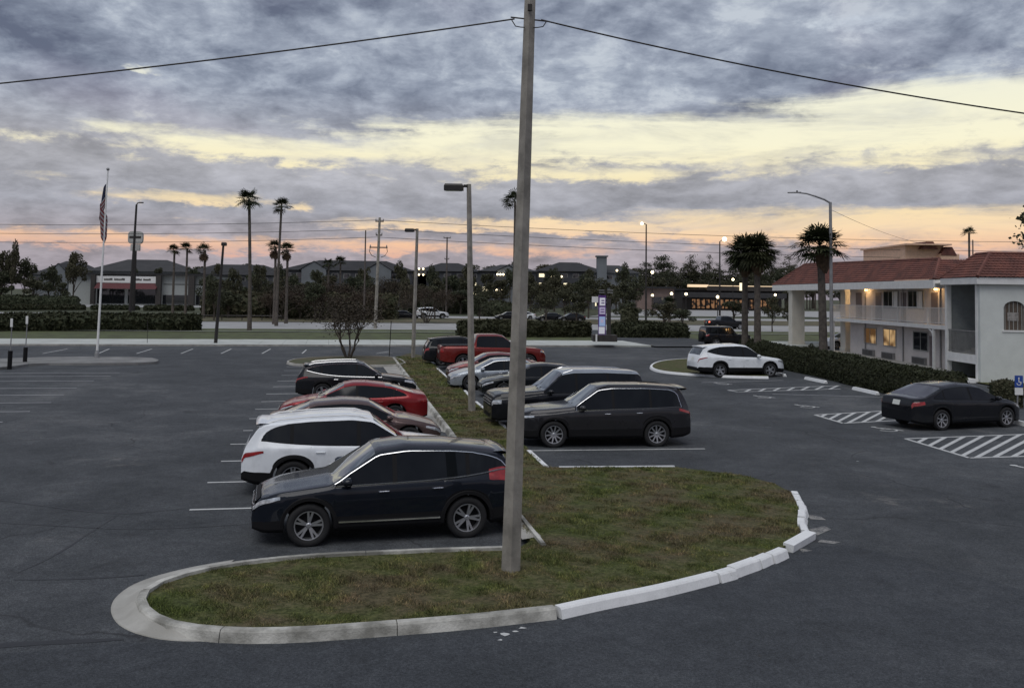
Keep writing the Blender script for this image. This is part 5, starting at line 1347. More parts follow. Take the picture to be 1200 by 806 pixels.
b = MB(); b.box(lx(190, 249, sh), lx(250, 249, sh), -.1, -.02, zat(200, 333.5, 250), zat(200, 332.8, 250)); b.build('wall_stripe', M['brick_dark'], sh)
# row of lit shops at the right
sm, w, z = flat_shop('shop_row', 800, 916, 300, 22, 341, 'long low row of shops with warm lit windows and a brown roof band', M['brick_dark'], 'shops')
b = MB(); b.box(-w-.5, w+.5, -4.0, -.003, zat(860, 349, 298), zat(860, 343, 298)); b.build('canopy_roof', M['far_roof2'], sm)
b = MB(); b.box(lx(806, 299, sm), lx(829, 299, sm), -2.5, -.003, zat(860, 337, 298), zat(860, 334, 298)); b.build('lit_cornice', M['dim_glow'], sm)
b = MB(); b.box(lx(831, 297, sm), lx(914, 297, sm), -3.0, -2.8, zat(860, 335.6, 298), zat(860, 334.8, 298)); b.build('neon_strip', M['dim_glow'], sm)
b = MB(); b.box(lx(829, 297, sm), lx(916, 297, sm), -2.79, .5, zat(860, 341, 298), zat(860, 335.8, 298)); b.build('parapet', M['brick_dark'], sm)
b = MB(); b.box(lx(866.5, 297, sm), lx(873.5, 297, sm), -3.6, -3.1, zat(860, 340.5, 298), zat(860, 331.5, 298)); b.build('lit_sign', M['far_window_lit'], sm)
x = 812
while x < 912:
    b = MB(); b.box(lx(x, 298, sm), lx(x+4.6, 298, sm), -.2, -.01, .4, zat(860, 350.5, 300)); wi = b.build('shop_window', M['brick_dark'], sm)
    b = MB(); b.box(lx(x+.4, 298, sm), lx(x+4.2, 298, sm), -.3, -.203, .7, zat(860, 351.3, 300)); b.build('pane', M['glass_warm'], wi); x += 5.6
sb, w, z = flat_shop('shop', 747, 790, 285, 15, 338, 'low pinkish building left of the lit shop row', mat('pink_grey_wall', (.22, .16, .14), .9, var=.15, scale=.4))
b = MB(); b.box(lx(766, 284, sb), lx(788, 284, sb), -.1, -.01, .4, zat(770, 348, 285)); b.build('shop_window', M['pane'], sb)
# beige building seen over the motel roof
bb, w, z = flat_shop('building', 1061, 1106, 118, 14, 288, 'beige stucco building with small tiled gables seen over the motel roof', M['pink_wall'], 'building', M['pink_wall'])
for (p0, p1, yt, yb) in ((1080, 1100, 283, 292), (1103, 1122, 289, 299)):
    b = MB(); a0, a1 = lx(p0, 117, bb), lx(p1, 117, bb); zt_, zb_ = zat(1090, yt, 117), zat(1090, yb, 117); mx_ = (a0+a1)/2
    b.add([(a0, -1.0, zb_), (a1, -1.0, zb_), ((a0*.3+a1*.7), -1.0, zt_), ((a0*.7+a1*.3), -1.0, zt_), (a0, 6, zb_), (a1, 6, zb_), ((a0*.3+a1*.7), 6, zt_), ((a0*.7+a1*.3), 6, zt_)], [(0, 1, 2, 3), (1, 5, 6, 2), (3, 2, 6, 7), (4, 0, 3, 7), (5, 4, 7, 6)]); b.build('gable', ROOF, bb)
b = MB(); b.box(lx(1103, 117, bb), lx(1125, 117, bb), -.9, 8, 0, zat(1110, 298, 118)); b.build('wall', M['pink_wall'], bb)
# pale ground in front of the far shops
sheet('far_lot', [(p.x, p.y) for p in pxline([(-60, 359), (240, 360.5), (240, 355), (-60, 352)])], .03, M['road'])
sheet('far_lot', [(p.x, p.y) for p in pxline([(690, 371), (930, 371), (1180, 380), (1100, 366), (905, 364.5), (740, 362.5)])], .034, M['road'])
band('grass_strip', bM1+30, bM1+34, .05, M['far_ground'])

# ------------------------------------------------------------------ poles and lamps
def pole_pts(pb, pt, z0=0.0, Y=None):
    a = G(pb[0], pb[1], z0) if Y is None else Vector((RY(pb[0], pb[1], Y).x, Y, z0)); b_ = RY(pt[0], pt[1], a.y); return a, b_
def lamp_post(name, pb, pt, r0, r1, label, cat, mt, n=12, z0=0., Y=None, group=None):
    a, t = pole_pts(pb, pt, z0, Y); root = empty(name, tuple(a), label, cat, 0, group); d = t-a; b = MB()
    b.tube([d*k/6 for k in range(7)], [r0+(r1-r0)*k/6 for k in range(7)], n); b.build('pole', mt, root); return root, d, a.y
# big concrete pole on the island
mp, d, Y = lamp_post('utility_pole', (598.5, 669), (623.2, -60), .148, .082, 'tall square concrete utility pole standing in the front grass island', 'utility pole', M['pole_concrete'], 4, .10)
for c in mp.children: c.rotation_euler = (0, 0, 0); c.name = 'pole'
def on_pole(py):
    lo_, hi2 = 0., 1.
    for _ in range(40):
        m_ = (lo_+hi2)/2; q = mp.location+d*m_; r = q-Vector((0, 0, CAM_H)); yy = CY-FPX*r.dot(_U)/r.dot(_F)
        if yy > py: lo_ = m_
        else: hi2 = m_
    return d*lo_
p = on_pole(23)
b = MB(); b.tube([p+Vector((-.30, 0, .03)), p+Vector((.30, 0, -.03))], .012, 6); b.build('crossbolt', M['dark_metal'], mp)
p2 = on_pole(33)
for sg in (-1, 1):
    b = MB(); b.tube([p+Vector((sg*.28, 0, -.02)), p+Vector((sg*.22, -.02, -.12)), p2+Vector((sg*.14, -.03, .0)), p2+Vector((sg*.07, -.05, -.01))], .009, 5); b.build('cable_loop', M['dark_metal'], mp)
p3 = on_pole(12); b = MB(); b.cbox((p3.x, p3.y-.12, p3.z), (.07, .06, .10)); b.build('bracket', M['dark_metal'], mp)
wp = mp.location+p
def cable(name, pts, r, label, parent=None):
    b = MB(); b.tube(pts, r, 6); return tag(b.build(name, M['dark_metal']), label, 'cable')
def span(a, m_, e, n=24):      # parabola through three points
    out = []
    for k in range(n+1):
        t = k/n; out.append(a*(1-t)*(1-2*t)+m_*4*t*(1-t)+e*t*(2*t-1))
    return out
def wire_pts(p3, xa, xb):
    c = np.polyfit([p[0] for p in p3], [p[1] for p in p3], 2)
    return [RY(x, float(np.polyval(c, x)), wp.y) for x in np.linspace(xa, xb, 30)]
aL = wp+Vector((-.27, 0, .02)); aR = wp+Vector((.27, 0, -.02))
cable('overhead_cable', wire_pts([(600, 23), (300, 64), (0, 98)], 603, -330), .0125, 'overhead cable running left from the big concrete pole')
cable('overhead_cable', wire_pts([(640, 25), (910, 84), (1200, 133)], 634, 1500), .0125, 'overhead cable running right from the big concrete pole')
def shoebox(root, d, Y, dirx, L_, w_, h_, arm=.35):
    b = MB(); b.box(min(0, dirx*arm), max(0, dirx*arm), -.05, .05, -.12, -.02, Matrix.Translation(d)); b.build('arm', M['dark_metal'], root)
    x0 = dirx*arm; x1 = dirx*(arm+L_); b = MB(); xa, xb = min(x0, x1), max(x0, x1)
    vs = [(xa+.04, -w_/2+.04, .0), (xb-.04, -w_/2+.04, .0), (xb-.04, w_/2-.04, .0), (xa+.04, w_/2-.04, 0), (xa, -w_/2, -.07), (xb, -w_/2, -.07), (xb, w_/2, -.07), (xa, w_/2, -.07), (xa, -w_/2, -h_), (xb, -w_/2, -h_), (xb, w_/2, -h_), (xa, w_/2, -h_)]
    b.add([Vector(v)+d for v in vs], [(0, 1, 2, 3), (0, 4, 5, 1), (1, 5, 6, 2), (2, 6, 7, 3), (3, 7, 4, 0), (4, 8, 9, 5), (5, 9, 10, 6), (6, 10, 11, 7), (7, 11, 8, 4), (8, 11, 10, 9)]); hd = b.build('lamp_head', M['dark_metal'], root)
    b = MB(); b.box(xa+.06, xb-.06, -w_/2+.05, w_/2-.05, -h_-.02, -h_-.003, Matrix.Translation(d)); b.build('lens', M['pane'], hd)
r, d, Y = lamp_post('light_pole', (553, 481), (549.5, 216), .135, .085, 'grey concrete light pole with a box lamp on the grass strip between the car rows', 'light pole', M['pole_concrete'], 4, .11); shoebox(r, d, Y, -1, .72, .36, .24, .2)
r, d, Y = lamp_post('light_pole', (484, 419), (489, 268), .14, .09, 'light pole with a box lamp at the far end of the grass strip', 'light pole', M['pole_concrete'], 4, .11); shoebox(r, d, Y, -1, .62, .36, .22, .2)
r, d, Y = lamp_post('light_pole', (252.5, 404), (262, 284), .15, .09, 'light pole with a small box lamp on the sidewalk left of the tall palm', 'light pole', M['dark_metal'], 8); shoebox(r, d, Y, -1, .35, .4, .28, -.22)
r, d, Y = lamp_post('street_lamp', (152, 362), (160, 240), .22, .13, 'tall dark street lamp with a short right arm beside the rounded shop sign', 'street lamp', M['dark_metal'], 8, 0, 112)
b = MB(); b.tube([d, d+Vector((.15, 0, .22)), d+Vector((.5, 0, .28))], .07, 6); b.build('arm', M['dark_metal'], r); b = MB(); b.cbox(d+Vector((.6, 0, .27)), (.5, .25, .14)); b.build('lamp_head', M['dark_metal'], r)
# bent-arm lamp right
r, d, Y = lamp_post('street_lamp', (975, 421), (973, 237), .12, .085, 'grey street lamp with a curved arm reaching left beside the spiky palm', 'street lamp', M['grey_metal'], 10, 0, 53)
arm = [RY(x, y, Y)-r.location for x, y in ((973, 238), (966, 234), (955, 230), (945, 227), (936, 226))]
b = MB(); b.tube(arm, [.06, .055, .05, .045, .04], 8); b.build('arm', M['grey_metal'], r)
b = MB(); e = arm[-1]
b.add([e+Vector(v) for v in ((.12, -.09, .05), (.12, .09, .05), (-.66, .1, .02), (-.66, -.1, .02), (.12, -.09, -.03), (.12, .09, -.03), (-.62, .1, -.03), (-.62, -.1, -.03))], [(0, 1, 2, 3), (4, 7, 6, 5), (0, 4, 5, 1), (1, 5, 6, 2), (2, 6, 7, 3), (3, 7, 4, 0)]); b.build('lamp_head', M['grey_metal'], r)
b = MB(); b.lathe([(.05, 0), (.05, .08), (0, .1)], 8, Matrix.Translation(e+Vector((-.1, 0, .045)))); b.build('photocell', M['dark_metal'], r)
def globe(root, loc, r_, mt='lamp_glow'):
    b = MB(); b.lathe([(0, -r_), (r_*.7, -r_*.7), (r_, 0), (r_*.7, r_*.7), (0, r_)], 12, Matrix.Translation(loc)); return b.build('lit_lamp', M[mt], root, smooth=True)
r, d, Y = lamp_post('street_lamp', (757, 376), (757.3, 263), .14, .08, 'tall street lamp with a lit head at its left, behind the right hedge', 'street lamp', M['dark_metal'], 8, 0, 114)
b = MB(); b.tube([d, d+Vector((-.4, 0, .12))], .05, 6); b.build('arm', M['dark_metal'], r); globe(r, d+Vector((-.55, 0, .10)), .19)
r, d, Y = lamp_post('street_lamp', (843.5, 372), (843.5, 283), .16, .09, 'street lamp with a bright glowing head left of the twin cabbage palms', 'street lamp', M['dark_metal'], 8, 0, 132)
b = MB(); b.tube([d, d+Vector((.5, 0, .3))], .05, 6); b.build('arm', M['dark_metal'], r); globe(r, d+Vector((.7, 0, .35)), .34)
for (px, py, Y, rr, lb) in [(764.5, 319, 190, .42, 'glowing round lamp above the trees right of the tall street lamp'), (859, 327.5, 220, .4, 'glowing lamp above the dark roof of the lit shops'), (764.5, 346, 205, .38, 'low glowing lamp in the lot, left of the pair near the street lamp'),
        (787, 344, 210, .42, 'low glowing lamp over the small dark trees'), (804, 344.5, 215, .42, 'pale glowing lamp beside the shop row end'), (841, 348, 190, .42, 'bright lamp in the lot below the glowing street lamp'), (908.5, 345.5, 200, .34, 'lamp in the lot left of the first motel column'),
        (903.5, 354, 210, .28, 'small warm lamp low in front of the shops at the palms'), (661.5, 352, 180, .30, 'left lamp of the bright pair before the far apartments'), (671, 351.5, 180, .30, 'right lamp of the bright pair before the far apartments'),
        (723, 317, 240, .35, 'high lamp at the pale tower block'), (722.5, 343, 230, .28, 'upper of two lamps just right of the lit sign'), (722.5, 352, 230, .34, 'lower of two lamps just right of the lit sign'), (965, 353, 150, .16, 'small white lamp seen between palm and motel canopy')]:
    t = RY(px, py, Y); r = empty('street_lamp', (t.x, Y, 0), lb, 'street lamp'); b = MB(); b.tube([(0, 0, 0), (0, 0, t.z-rr)], .09, 6); b.build('pole', M['dark_metal'], r); globe(r, (0, 0, t.z), rr*.8)
for (px, py, Y, n_, dxp, lb) in [(583, 321.5, 278, 3, 3.4, 'row of lit porch lamps on the apartment behind the concrete pole'), (582, 340, 262, 2, 5, 'pair of lit lamps low by the apartment behind the concrete pole'), (646, 324, 298, 4, 4, 'row of lit lamps on the apartment right of the concrete pole'),
        (491, 315, 308, 2, 5, 'lit stairwell lamps, upper pair, left of the light pole'), (491, 322, 308, 2, 5, 'lit stairwell lamps, lower pair, left of the light pole')]:
    t = RY(px, py, Y); r = empty('wall_lamps', (t.x, Y, 0), lb, 'wall lamps')
    b = MB(); b.box(-.3, dxp*n_*Y/FPX-.4, .31, .5, 0, t.z+.3); b.build('wall_panel', M['far_wall2'], r)
    for k in range(n_): globe(r, (k*dxp*Y/FPX, 0, t.z), .30)
# utility poles
def util(pb, pt, Y, arms, label, r=.16, mt='wood'):
    rt, d, Yq = lamp_post('utility_pole', pb, pt, r, r*.65, label, 'utility pole', M[mt], 8, 0, Y)
    for (f, hw) in arms:
        c = d*f; b = MB(); b.box(c.x-hw, c.x+hw, c.y-.08, c.y+.08, c.z-.07, c.z+.07); b.build('cross_arm', M['wood'], rt)
        for q in (-.9, 0.9):
            b = MB(); b.lathe([(.05, 0), (.09, .05), (.05, .12), (.08, .17), (.03, .25)], 8, Matrix.Translation((c.x+hw*q, c.y, c.z+.07))); b.build('insulator', M['grey_metal'], rt)
    return rt, d
r_, d_ = util((440, 372), (445, 255), 108, [(.965, .5), (.84, .38), (.73, 1.1)], 'grey utility pole with crossarms and drooping loops left of the far light pole', .22, 'pole_concrete')
for sg in (-1, 1):
    c = d_*.73; b = MB(); b.tube([c+Vector((sg*1.0, 0, .0)), c+Vector((sg*1.1, 0, -.5)), c+Vector((sg*.8, 0, -1.0)), c+Vector((sg*.3, 0, -1.2))], .04, 5); b.build('cable_loop', M['dark_metal'], r_)
util((427, 350), (428.5, 270), 118, [], 'thin dark pole just left of the grey utility pole', .13)
util((523, 350), (524, 278), 175, [(.99, .7), (.72, .45)], 'far wooden utility pole between the two light poles', .2)
util((1140, 330), (1140, 282), 150, [(.99, .0)], 'short pole behind the motel roof by the small palm', .16)
for (y0, yM, y1, Y) in [(256.5, 259, 262, 108), (275, 276.5, 279, 108), (269, 272, 262, 108), (283.5, 283, 283, 108)]:
    pass
for i, (yl, yc, yr) in enumerate([(255, 258, 276), (265.5, 268.5, 287), (276, 278, 296)]):
    a = RY(-150, yl+5, 112); c1 = RY(442, yc, 108); c2 = RY(1300, yr+8, 125); lab = ['topmost', 'middle', 'lowest'][i]+' thin power line running across the sky along the street'
    b = MB(); b.tube(span(a, (a+c1)/2+Vector((0, 0, -.5)), c1, 14)+span(c1, (c1+c2)/2+Vector((0, 0, -.7)), c2, 20)[1:], .028, 4); tag(b.build('power_line', M['dark_metal']), lab, 'cable', 'thin power lines along the street')
a = RY(974, 246, 53); e = RY(1085, 286, 90); b = MB(); b.tube(span(a, (a+e)/2+Vector((0, 0, -.3)), e), .012, 4); tag(b.build('overhead_cable', M['dark_metal']), 'thin cable running from the curved-arm street lamp to behind the motel', 'cable')
# flagpole with limp flag
M['flag'] = None
r, d, Y = lamp_post('flagpole', (113.5, 419), (126.5, 200), .075, .04, 'white flagpole with a limp striped flag on the concrete island', 'flagpole', M['white'], 10, .15)
globe(r, d+Vector((0, 0, .08)), .10, 'grey_metal'); b = MB(); b.lathe([(.16, 0), (.14, .25), (.08, .45)], 10); b.build('base_collar', M['grey_metal'], r)
fm = bpy.data.materials.new('flag_cloth'); fm.use_nodes = True; T = NT(fm.node_tree); bs = fm.node_tree.nodes['Principled BSDF']; uvn = T.new('ShaderNodeUVMap'); s3 = T.new('ShaderNodeSeparateXYZ'); T.link(uvn.outputs[0], s3.inputs[0])
st_ = T.math('GREATER_THAN', T.math('FRACT', T.mul(s3.outputs[1], 6.5)), .5); cz = T.math('MULTIPLY', T.math('LESS_THAN', s3.outputs[0], .4), T.math('GREATER_THAN', s3.outputs[1], .46))
T.link(T.mix(cz, T.mix(st_, (.16, .03, .035, 1), (.26, .26, .27, 1)), (.015, .02, .05, 1)), bs.inputs['Base Color']); bs.inputs['Roughness'].default_value = .9
nu, nv = 26, 30; P_ = []; base_t = .93
me = bpy.data.meshes.new('flag'); vs = []; uv = []
for i in range(nu):       # along the fly, hanging down
    u = i/(nu-1)
    for j in range(nv):
        v = j/(nv-1); hoist = d*(base_t-.11*(1-v)); hang = u*2.5
        vs.append((hoist.x-.06-.22*math.sin(math.pi*min(1,u*1.15))+.17*math.sin(u*13+v*3.5)*u**.4*(1-.3*u), hoist.y+.14*math.cos(u*11+v*3)*u**.5, hoist.z-hang*(.98)+.0)); uv.append((u, v))
fs = [(i*nv+j, (i+1)*nv+j, (i+1)*nv+j+1, i*nv+j+1) for i in range(nu-1) for j in range(nv-1)]; me.from_pydata(vs, [], fs); me.materials.append(fm)
ul = me.uv_layers.new(name='UVMap')
for lp in me.loops: ul.data[lp.index].uv = uv[lp.vertex_index]
me.polygons.foreach_set('use_smooth', [True]*len(fs)); tag(link('flag', me, None, None, r.location), 'limp striped flag hanging folded against the white flagpole', 'flag')
M['far_pale'] = mat('pale_sign_face', (.42, .42, .40), .6, var=.15, scale=.6)
# pylon signs
ps = empty('pylon_sign', (RY(157, 345, 180).x, 180, 0), 'tall round-cornered white roadside sign behind the dark street lamp', 'sign'); Yq = 180
b = MB(); b.tube([(0, 0, 0), (0, 0, zat(157, 293, Yq))], .3, 8); b.build('pole', M['dark_metal'], ps)
wS = 8.6*Yq/FPX; z0, z1 = zat(157, 286, Yq), zat(157, 271, Yq); pts = [(wS*math.copysign(abs(math.cos(q))**.5, math.cos(q)), (z0+z1)/2+(z1-z0)/2*math.copysign(abs(math.sin(q))**.5, math.sin(q))) for q in np.linspace(0, 2*math.pi, 25)[:-1]]
b = MB(); n = len(pts); b.add([(x, -.3, z) for x, z in pts]+[(x, .3, z) for x, z in pts], [tuple(range(n)), tuple(range(n, 2*n))[::-1]]+[(i, (i+1) % n, n+(i+1) % n, n+i) for i in range(n)]); b.build('sign_panel', M['far_pale'], ps)
b = MB(); b.box(-wS*.8, wS*.8, -.31, -.301, z0+(z1-z0)*.42, z0+(z1-z0)*.62); b.build('sign_band', M['brick_dark'], ps)
b = MB(); b.box(-wS*.62, wS*.62, -.25, .25, zat(157, 294, Yq), z0-.05); b.build('lower_panel', M['far_pale'], ps)
Ym = 76.0; ls = empty('motel_sign', (RY(709, 345, Ym).x, Ym, 0), 'tall narrow lit sign in white, purple and blue between the two hedges', 'sign')
def LP(px, py): q = RY(px, py, Ym); return q.x-ls.location.x, q.z
def rect(name, p0, p1, q0, q1, mt, y0=-.12, y1=.12):
    xa, zb2 = LP(p0, q1); xb, zt2 = LP(p1, q0); b = MB(); b.box(min(xa, xb), max(xa, xb), y0, y1, zb2, zt2); return b.build(name, mt, ls)
SG = {k: mat('sign_'+k, c, .5, emit=c, estr=e) for k, c, e in (('lilac', (.50, .45, .62), .25), ('blue', (.35, .47, .72), .25), ('white', (.7, .7, .75), .25), ('purple', (.10, .04, .20), .1))}
rect('cabinet', 701.0, 710, 346, 393, SG['purple']); rect('post', 711, 716, 350, 398, M['brick_dark'], -.1, .1)
rect('panel', 702.5, 709, 349, 358, SG['white'], -.16, -.123); rect('panel', 702.3, 709, 360, 368, SG['lilac'], -.16, -.123); rect('panel', 702, 709, 371, 382, SG['blue'], -.16, -.123); rect('panel', 701.5, 708.5, 383, 391, SG['white'], -.16, -.123)
for q in (351.5, 354.5): rect('sign_lettering', 704.5, 708, q, q+1.2, SG['purple'], -.17, -.163)
for q in (362, 365): rect('sign_lettering', 703.5, 708, q, q+1, SG['purple'], -.17, -.163)
rect('sign_lettering', 703.5, 707, 374, 378, SG['lilac'], -.17, -.163); rect('side_board', 693.5, 701, 347.5, 354.5, M['white'], -.08, .0)
for (x0, x1) in ((702, 708), (712, 718)):
    rect('top_lamp', x0, x1, 339.5, 340.6, M['grey_metal'], -.3, .1); rect('top_lamp', x0, x1, 342.4, 343.3, M['grey_metal'], -.3, .1)
rect('planter', 694, 722, 392.5, 399.5, M['brick_dark'], -.9, .9)
rect('marker_post', 696.5, 698.5, 391, 401, M['white'], -1.1, -1.0)
rect('lamp_mast', 709.5, 711, 339, 350, M['dark_metal'], -.05, .05)

# ------------------------------------------------------------------ sign posts, bollards
for (px, yb, yt, ym, lab) in [(12.5, 433, 374, 411, 'sign post with a small white plate and dark sleeve, left one of the two'), (30.5, 427, 371, 407, 'sign post with a small white plate and dark sleeve, right one of the two')]:
    r, d, Y = lamp_post('sign_post', (px-1.5, yb), (px+1.8, yt), .028, .028, lab, 'sign post', M['grey_metal'], 6)
    f = (yb-ym)/(yb-yt); b = MB(); b.tube([(0, 0, 0), d*f], .115, 10); b.build('sleeve', M['black'], r)
    b = MB(); b.cbox(d*.93+Vector((0, -.04, 0)), (.13, .02, .45)); b.build('sign_plate', M['white'], r)
r, d, Y = lamp_post('sign_post', (1192, 484), (1193, 441), .03, .03, 'post with a blue accessible parking sign before the motel end wall', 'sign', M['grey_metal'], 6)
zt_ = d.z; b = MB(); b.box(d.x-.16, d.x+.16, -.06, -.04, zt_-.42, zt_+.04); bp = b.build('sign_plate', mat('sign_blue', (.02, .07, .32), .4), r)
b = MB(); b.box(d.x-.16, d.x+.16, -.06, -.04, zt_-.72, zt_-.44); b.build('lower_plate', M['white'], r)
b = MB(); cx_, cz_ = d.x, zt_-.19
def sq(x0, x1, z0, z1): b.box(cx_+x0, cx_+x1, -.07, -.062, cz_+z0, cz_+z1)
sq(-.03, .02, .10, .15); sq(-.02, .01, -.02, .09); sq(-.02, .07, -.04, -.01); sq(.05, .08, -.12, -.04)
for q in np.linspace(-2.9, .5, 9): sq(.0+.085*math.cos(q)-.014, .0+.085*math.cos(q)+.014, -.06+.085*math.sin(q)-.014, -.06+.085*math.sin(q)+.014)
b.build('wheelchair_symbol', M['white'], bp)
r, d, Y = lamp_post('sign_post', (456, 420), (458.5, 376), .03, .03, 'thin dark sign post beside the bare tree bed', 'sign post', M['dark_metal'], 6)
r, d, Y = lamp_post('marker_post', (172.5, 404), (173, 375), .02, .02, 'thin stake on the verge in front of the long hedge', 'stake', M['dark_metal'], 5)
# low guard rail beside the street at the left
a, b_ = RY(236, 374.5, 128), RY(330, 375, 131); gr = empty('guard_rail', (a.x, a.y, 0), 'low dark rail beside the street right of the long hedge', 'rail'); b = MB(); b.tube([(0, 0, .75), (b_.x-a.x, b_.y-a.y, .75)], .10, 6); b.build('rail', M['dark_metal'], gr)
for k in range(5):
    q = (b_-a)*k/4; b = MB(); b.tube([(q.x, q.y, 0), (q.x, q.y, .75)], .06, 6); b.build('post', M['dark_metal'], gr)
# ------------------------------------------------------------------ parked cars
random.seed(21)
PN = {'black': paint('black_paint', (.010, .011, .014), .1), 'navy': paint('dark_blue_black_paint', (.008, .011, .018), .2, .22), 'white': paint('white_car_paint', (.84, .87, .90), 0, .25), 'red': paint('deep_red_paint', (.26, .016, .020), .4),
      'taupe': paint('brown_grey_paint', (.115, .075, .07), .5), 'gunmetal': paint('gunmetal_paint', (.030, .030, .034), .4), 'dark': paint('black_green_paint', (.012, .014, .016), .2), 'silver': paint('silver_blue_paint', (.40, .44, .48), .5),
      'mauve': paint('dusty_red_paint', (.22, .07, .07), .5), 'orange_red': paint('orange_red_paint', (.19, .022, .018), .35)}
crv = suv(4.60, 1.86, 1.59, 2.66, .355, rims='five_double', trim='chrome', side_chrome=.40, rails=None, roof_mat=PN['navy'], grille=(.6, .55, .80), clad=True,
          spoiler=(-2.04, 1.46, .66), head=(.42, 6.6, 8.3, .5), tail=(.62, 7.2, 9.7, .30, .0), dlo=(-1.98, .98), hoodz=.97, belt=[(-2.3, .9), (-1.9, 1.02), (-.2, .985), (1.0, .955), (2.3, .78)], top=[(-2.6, .62), (-2.3, .70), (-2.28, .92), (-2.2, 1.08), (-1.96, 1.42), (-1.82, 1.475), (-1.03, 1.56), (-.25, 1.59), (.25, 1.53), (1.04, 1.0), (1.35, .965), (1.85, .90), (2.18, .80), (2.3, .66), (2.5, .6)], dlo_round=.55, dlo_rise=.22)
place_car('parked_car', 'nearest black crossover with chrome window trim and two-tone wheels, nose left', 'car', crv, PN['navy'], (361, 640), (546, 629.5), 'L')
sfe = suv(4.78, 1.90, 1.63, 2.765, .37, xf=1.42, xr=-1.345, rims='five_double', head=(.4, 6.2, 7.6, .5), tail=(.42, 6.0, 7.5, .7, 0.0), dlo=(-2.0, .95), dlo_round=.5, dlo_rise=.16, rails='white', pillars=[(-9, -1.42), (-1.35, -.06), (.02, 9)])
def put_car(name, label, cat, d, pm, xl, xr_, y, nose, dth=0.0, group=None, sc=1.0, detail=True):
    """near-side sill line runs from pixel column xl to xr_ at ground row y"""
    c = G((xl+xr_)/2, y); th = TH+dth; u = Vector((math.cos(th), math.sin(th), 0)); n_ = Vector((-u.y, u.x, 0)); loc = c+n_*(d['W']/2)*sc
    return make_car(name, label, cat, d, pm, (loc.x, loc.y, 0), th+(math.pi if nose == 'L' else 0), group, detail, sc)
put_car('parked_car', 'white three-row crossover behind the nearest black one, tail left', 'car', sfe, PN['white'], 288, 553, 580, 'R', R_(2), sc=1.04)
put_car('parked_car', 'brown-grey sedan almost hidden behind the white crossover', 'car', sedan(4.8, 1.83, 1.42, 2.8, .34), PN['taupe'], 316, 515, 531, 'L' if False else 'R')
fast = sedan(4.86, 1.87, 1.42, 2.85, .34, trim=None, top=[(-2.73, .6), (-2.43, .72), (-2.41, .95), (-2.34, 1.03), (-2.0, 1.08), (-1.2, 1.32), (-.35, 1.42), (.05, 1.42), (.35, 1.36), (1.2, .93), (1.5, .89), (1.98, .80), (2.31, .68), (2.43, .55), (2.6, .5)], glassx=(-1.95, -1.0, .35, 1.18))
put_car('parked_car', 'deep red sedan with a sloping roof, nose left, tail at the kerb', 'car', fast, PN['red'], 331, 499, 500, 'L')
mur = suv(4.85, 1.9, 1.60, 2.82, .37, trim='chrome', rims='five', dlo_rise=.35, dlo_round=.6, dlo=(-2.0, .98), tail=(.45, 7.0, 8.2, .5, 0), rails='chrome')
put_car('parked_car', 'black crossover with chrome window line at the end of the left row', 'car', mur, PN['black'], 346, 490, 470.5, 'R')
gcl = suv(5.2, 1.98, 1.80, 3.09, .39, xf=1.60, xr=-1.49, trim='chrome', rims='ten', rails='black', sill=.27, pillars=[(-9, -1.35), (-1.28, -.22), (-.14, 9)], dlo=(-2.25, .93), dlo_rise=.04, dlo_round=.30, hoodz=1.20,
          top=[(-2.9, .62), (-2.6, .75), (-2.58, 1.02), (-2.50, 1.22), (-2.32, 1.66), (-2.2, 1.74), (-1.2, 1.80), (-.15, 1.80), (.25, 1.74), (.98, 1.20), (1.3, 1.165), (2.2, 1.09), (2.5, 1.0), (2.6, .84), (2.8, .8)], glassx=(-2.48, -2.30, .27, .98), doors=[(-1.14, -.18), (-.18, 1.0)], spoiler=(-2.5, 1.735, .68), tail=(.40, 7.0, 8.1, .2, .0), head=(.40, 6.9, 8.0, .35), clad=True, plate_z=.95)
place_car('parked_car', 'large dark grey SUV with bright ten-spoke wheels at the near end of the right row', 'car', gcl, PN['gunmetal'], (648.5, 524.5), (769, 523.5), 'L')
yuk = suv(5.35, 2.05, 1.92, 2.95, .41, xf=1.62, xr=-1.40, rims='five_double', rails='chrome', roof_mat=PN['silver'], sill=.32, hoodz=1.28, pillars=[(-9, -1.30), (-1.22, -.2), (-.12, 9)], dlo=(-2.38, .95), dlo_rise=.0, dlo_round=.2, clad=False, grille=(.72, .72, 1.05),
          top=[(-2.9, .62), (-2.675, .8), (-2.66, 1.1), (-2.60, 1.3), (-2.46, 1.78), (-2.38, 1.86), (-1.2, 1.92), (-.1, 1.92), (.28, 1.86), (.95, 1.28), (1.3, 1.25), (2.3, 1.20), (2.58, 1.12), (2.675, .9), (2.8, .8)], glassx=(-2.58, -2.44, .3, .97), doors=[(-1.08, -.16), (-.16, 1.02)], spoiler=None, head=(.28, 6.0, 7.8, .1), ef=.8, pf=10)
put_car('parked_car', 'big black SUV with chrome roof rails and front grille, second in the right row', 'car', yuk, PN['black'], 572, 770, 503, 'L')
put_car('parked_car', 'dark sedan third in the right row, behind the big black SUV', 'car', sedan(4.9, 1.86, 1.46, 2.85, .34), PN['dark'], 566, 700, 467, 'L')
put_car('parked_car', 'silvery white sedan fourth in the right row, nose left', 'car', sedan(4.75, 1.84, 1.45, 2.8, .34, trim='chrome'), PN['silver'], 529, 649, 457.5, 'L')
put_car('parked_car', 'dusty red sedan between the white sedan and the red pickup', 'car', sedan(4.6, 1.8, 1.45, 2.7, .33), PN['mauve'], 526, 634, 447.5, 'L')
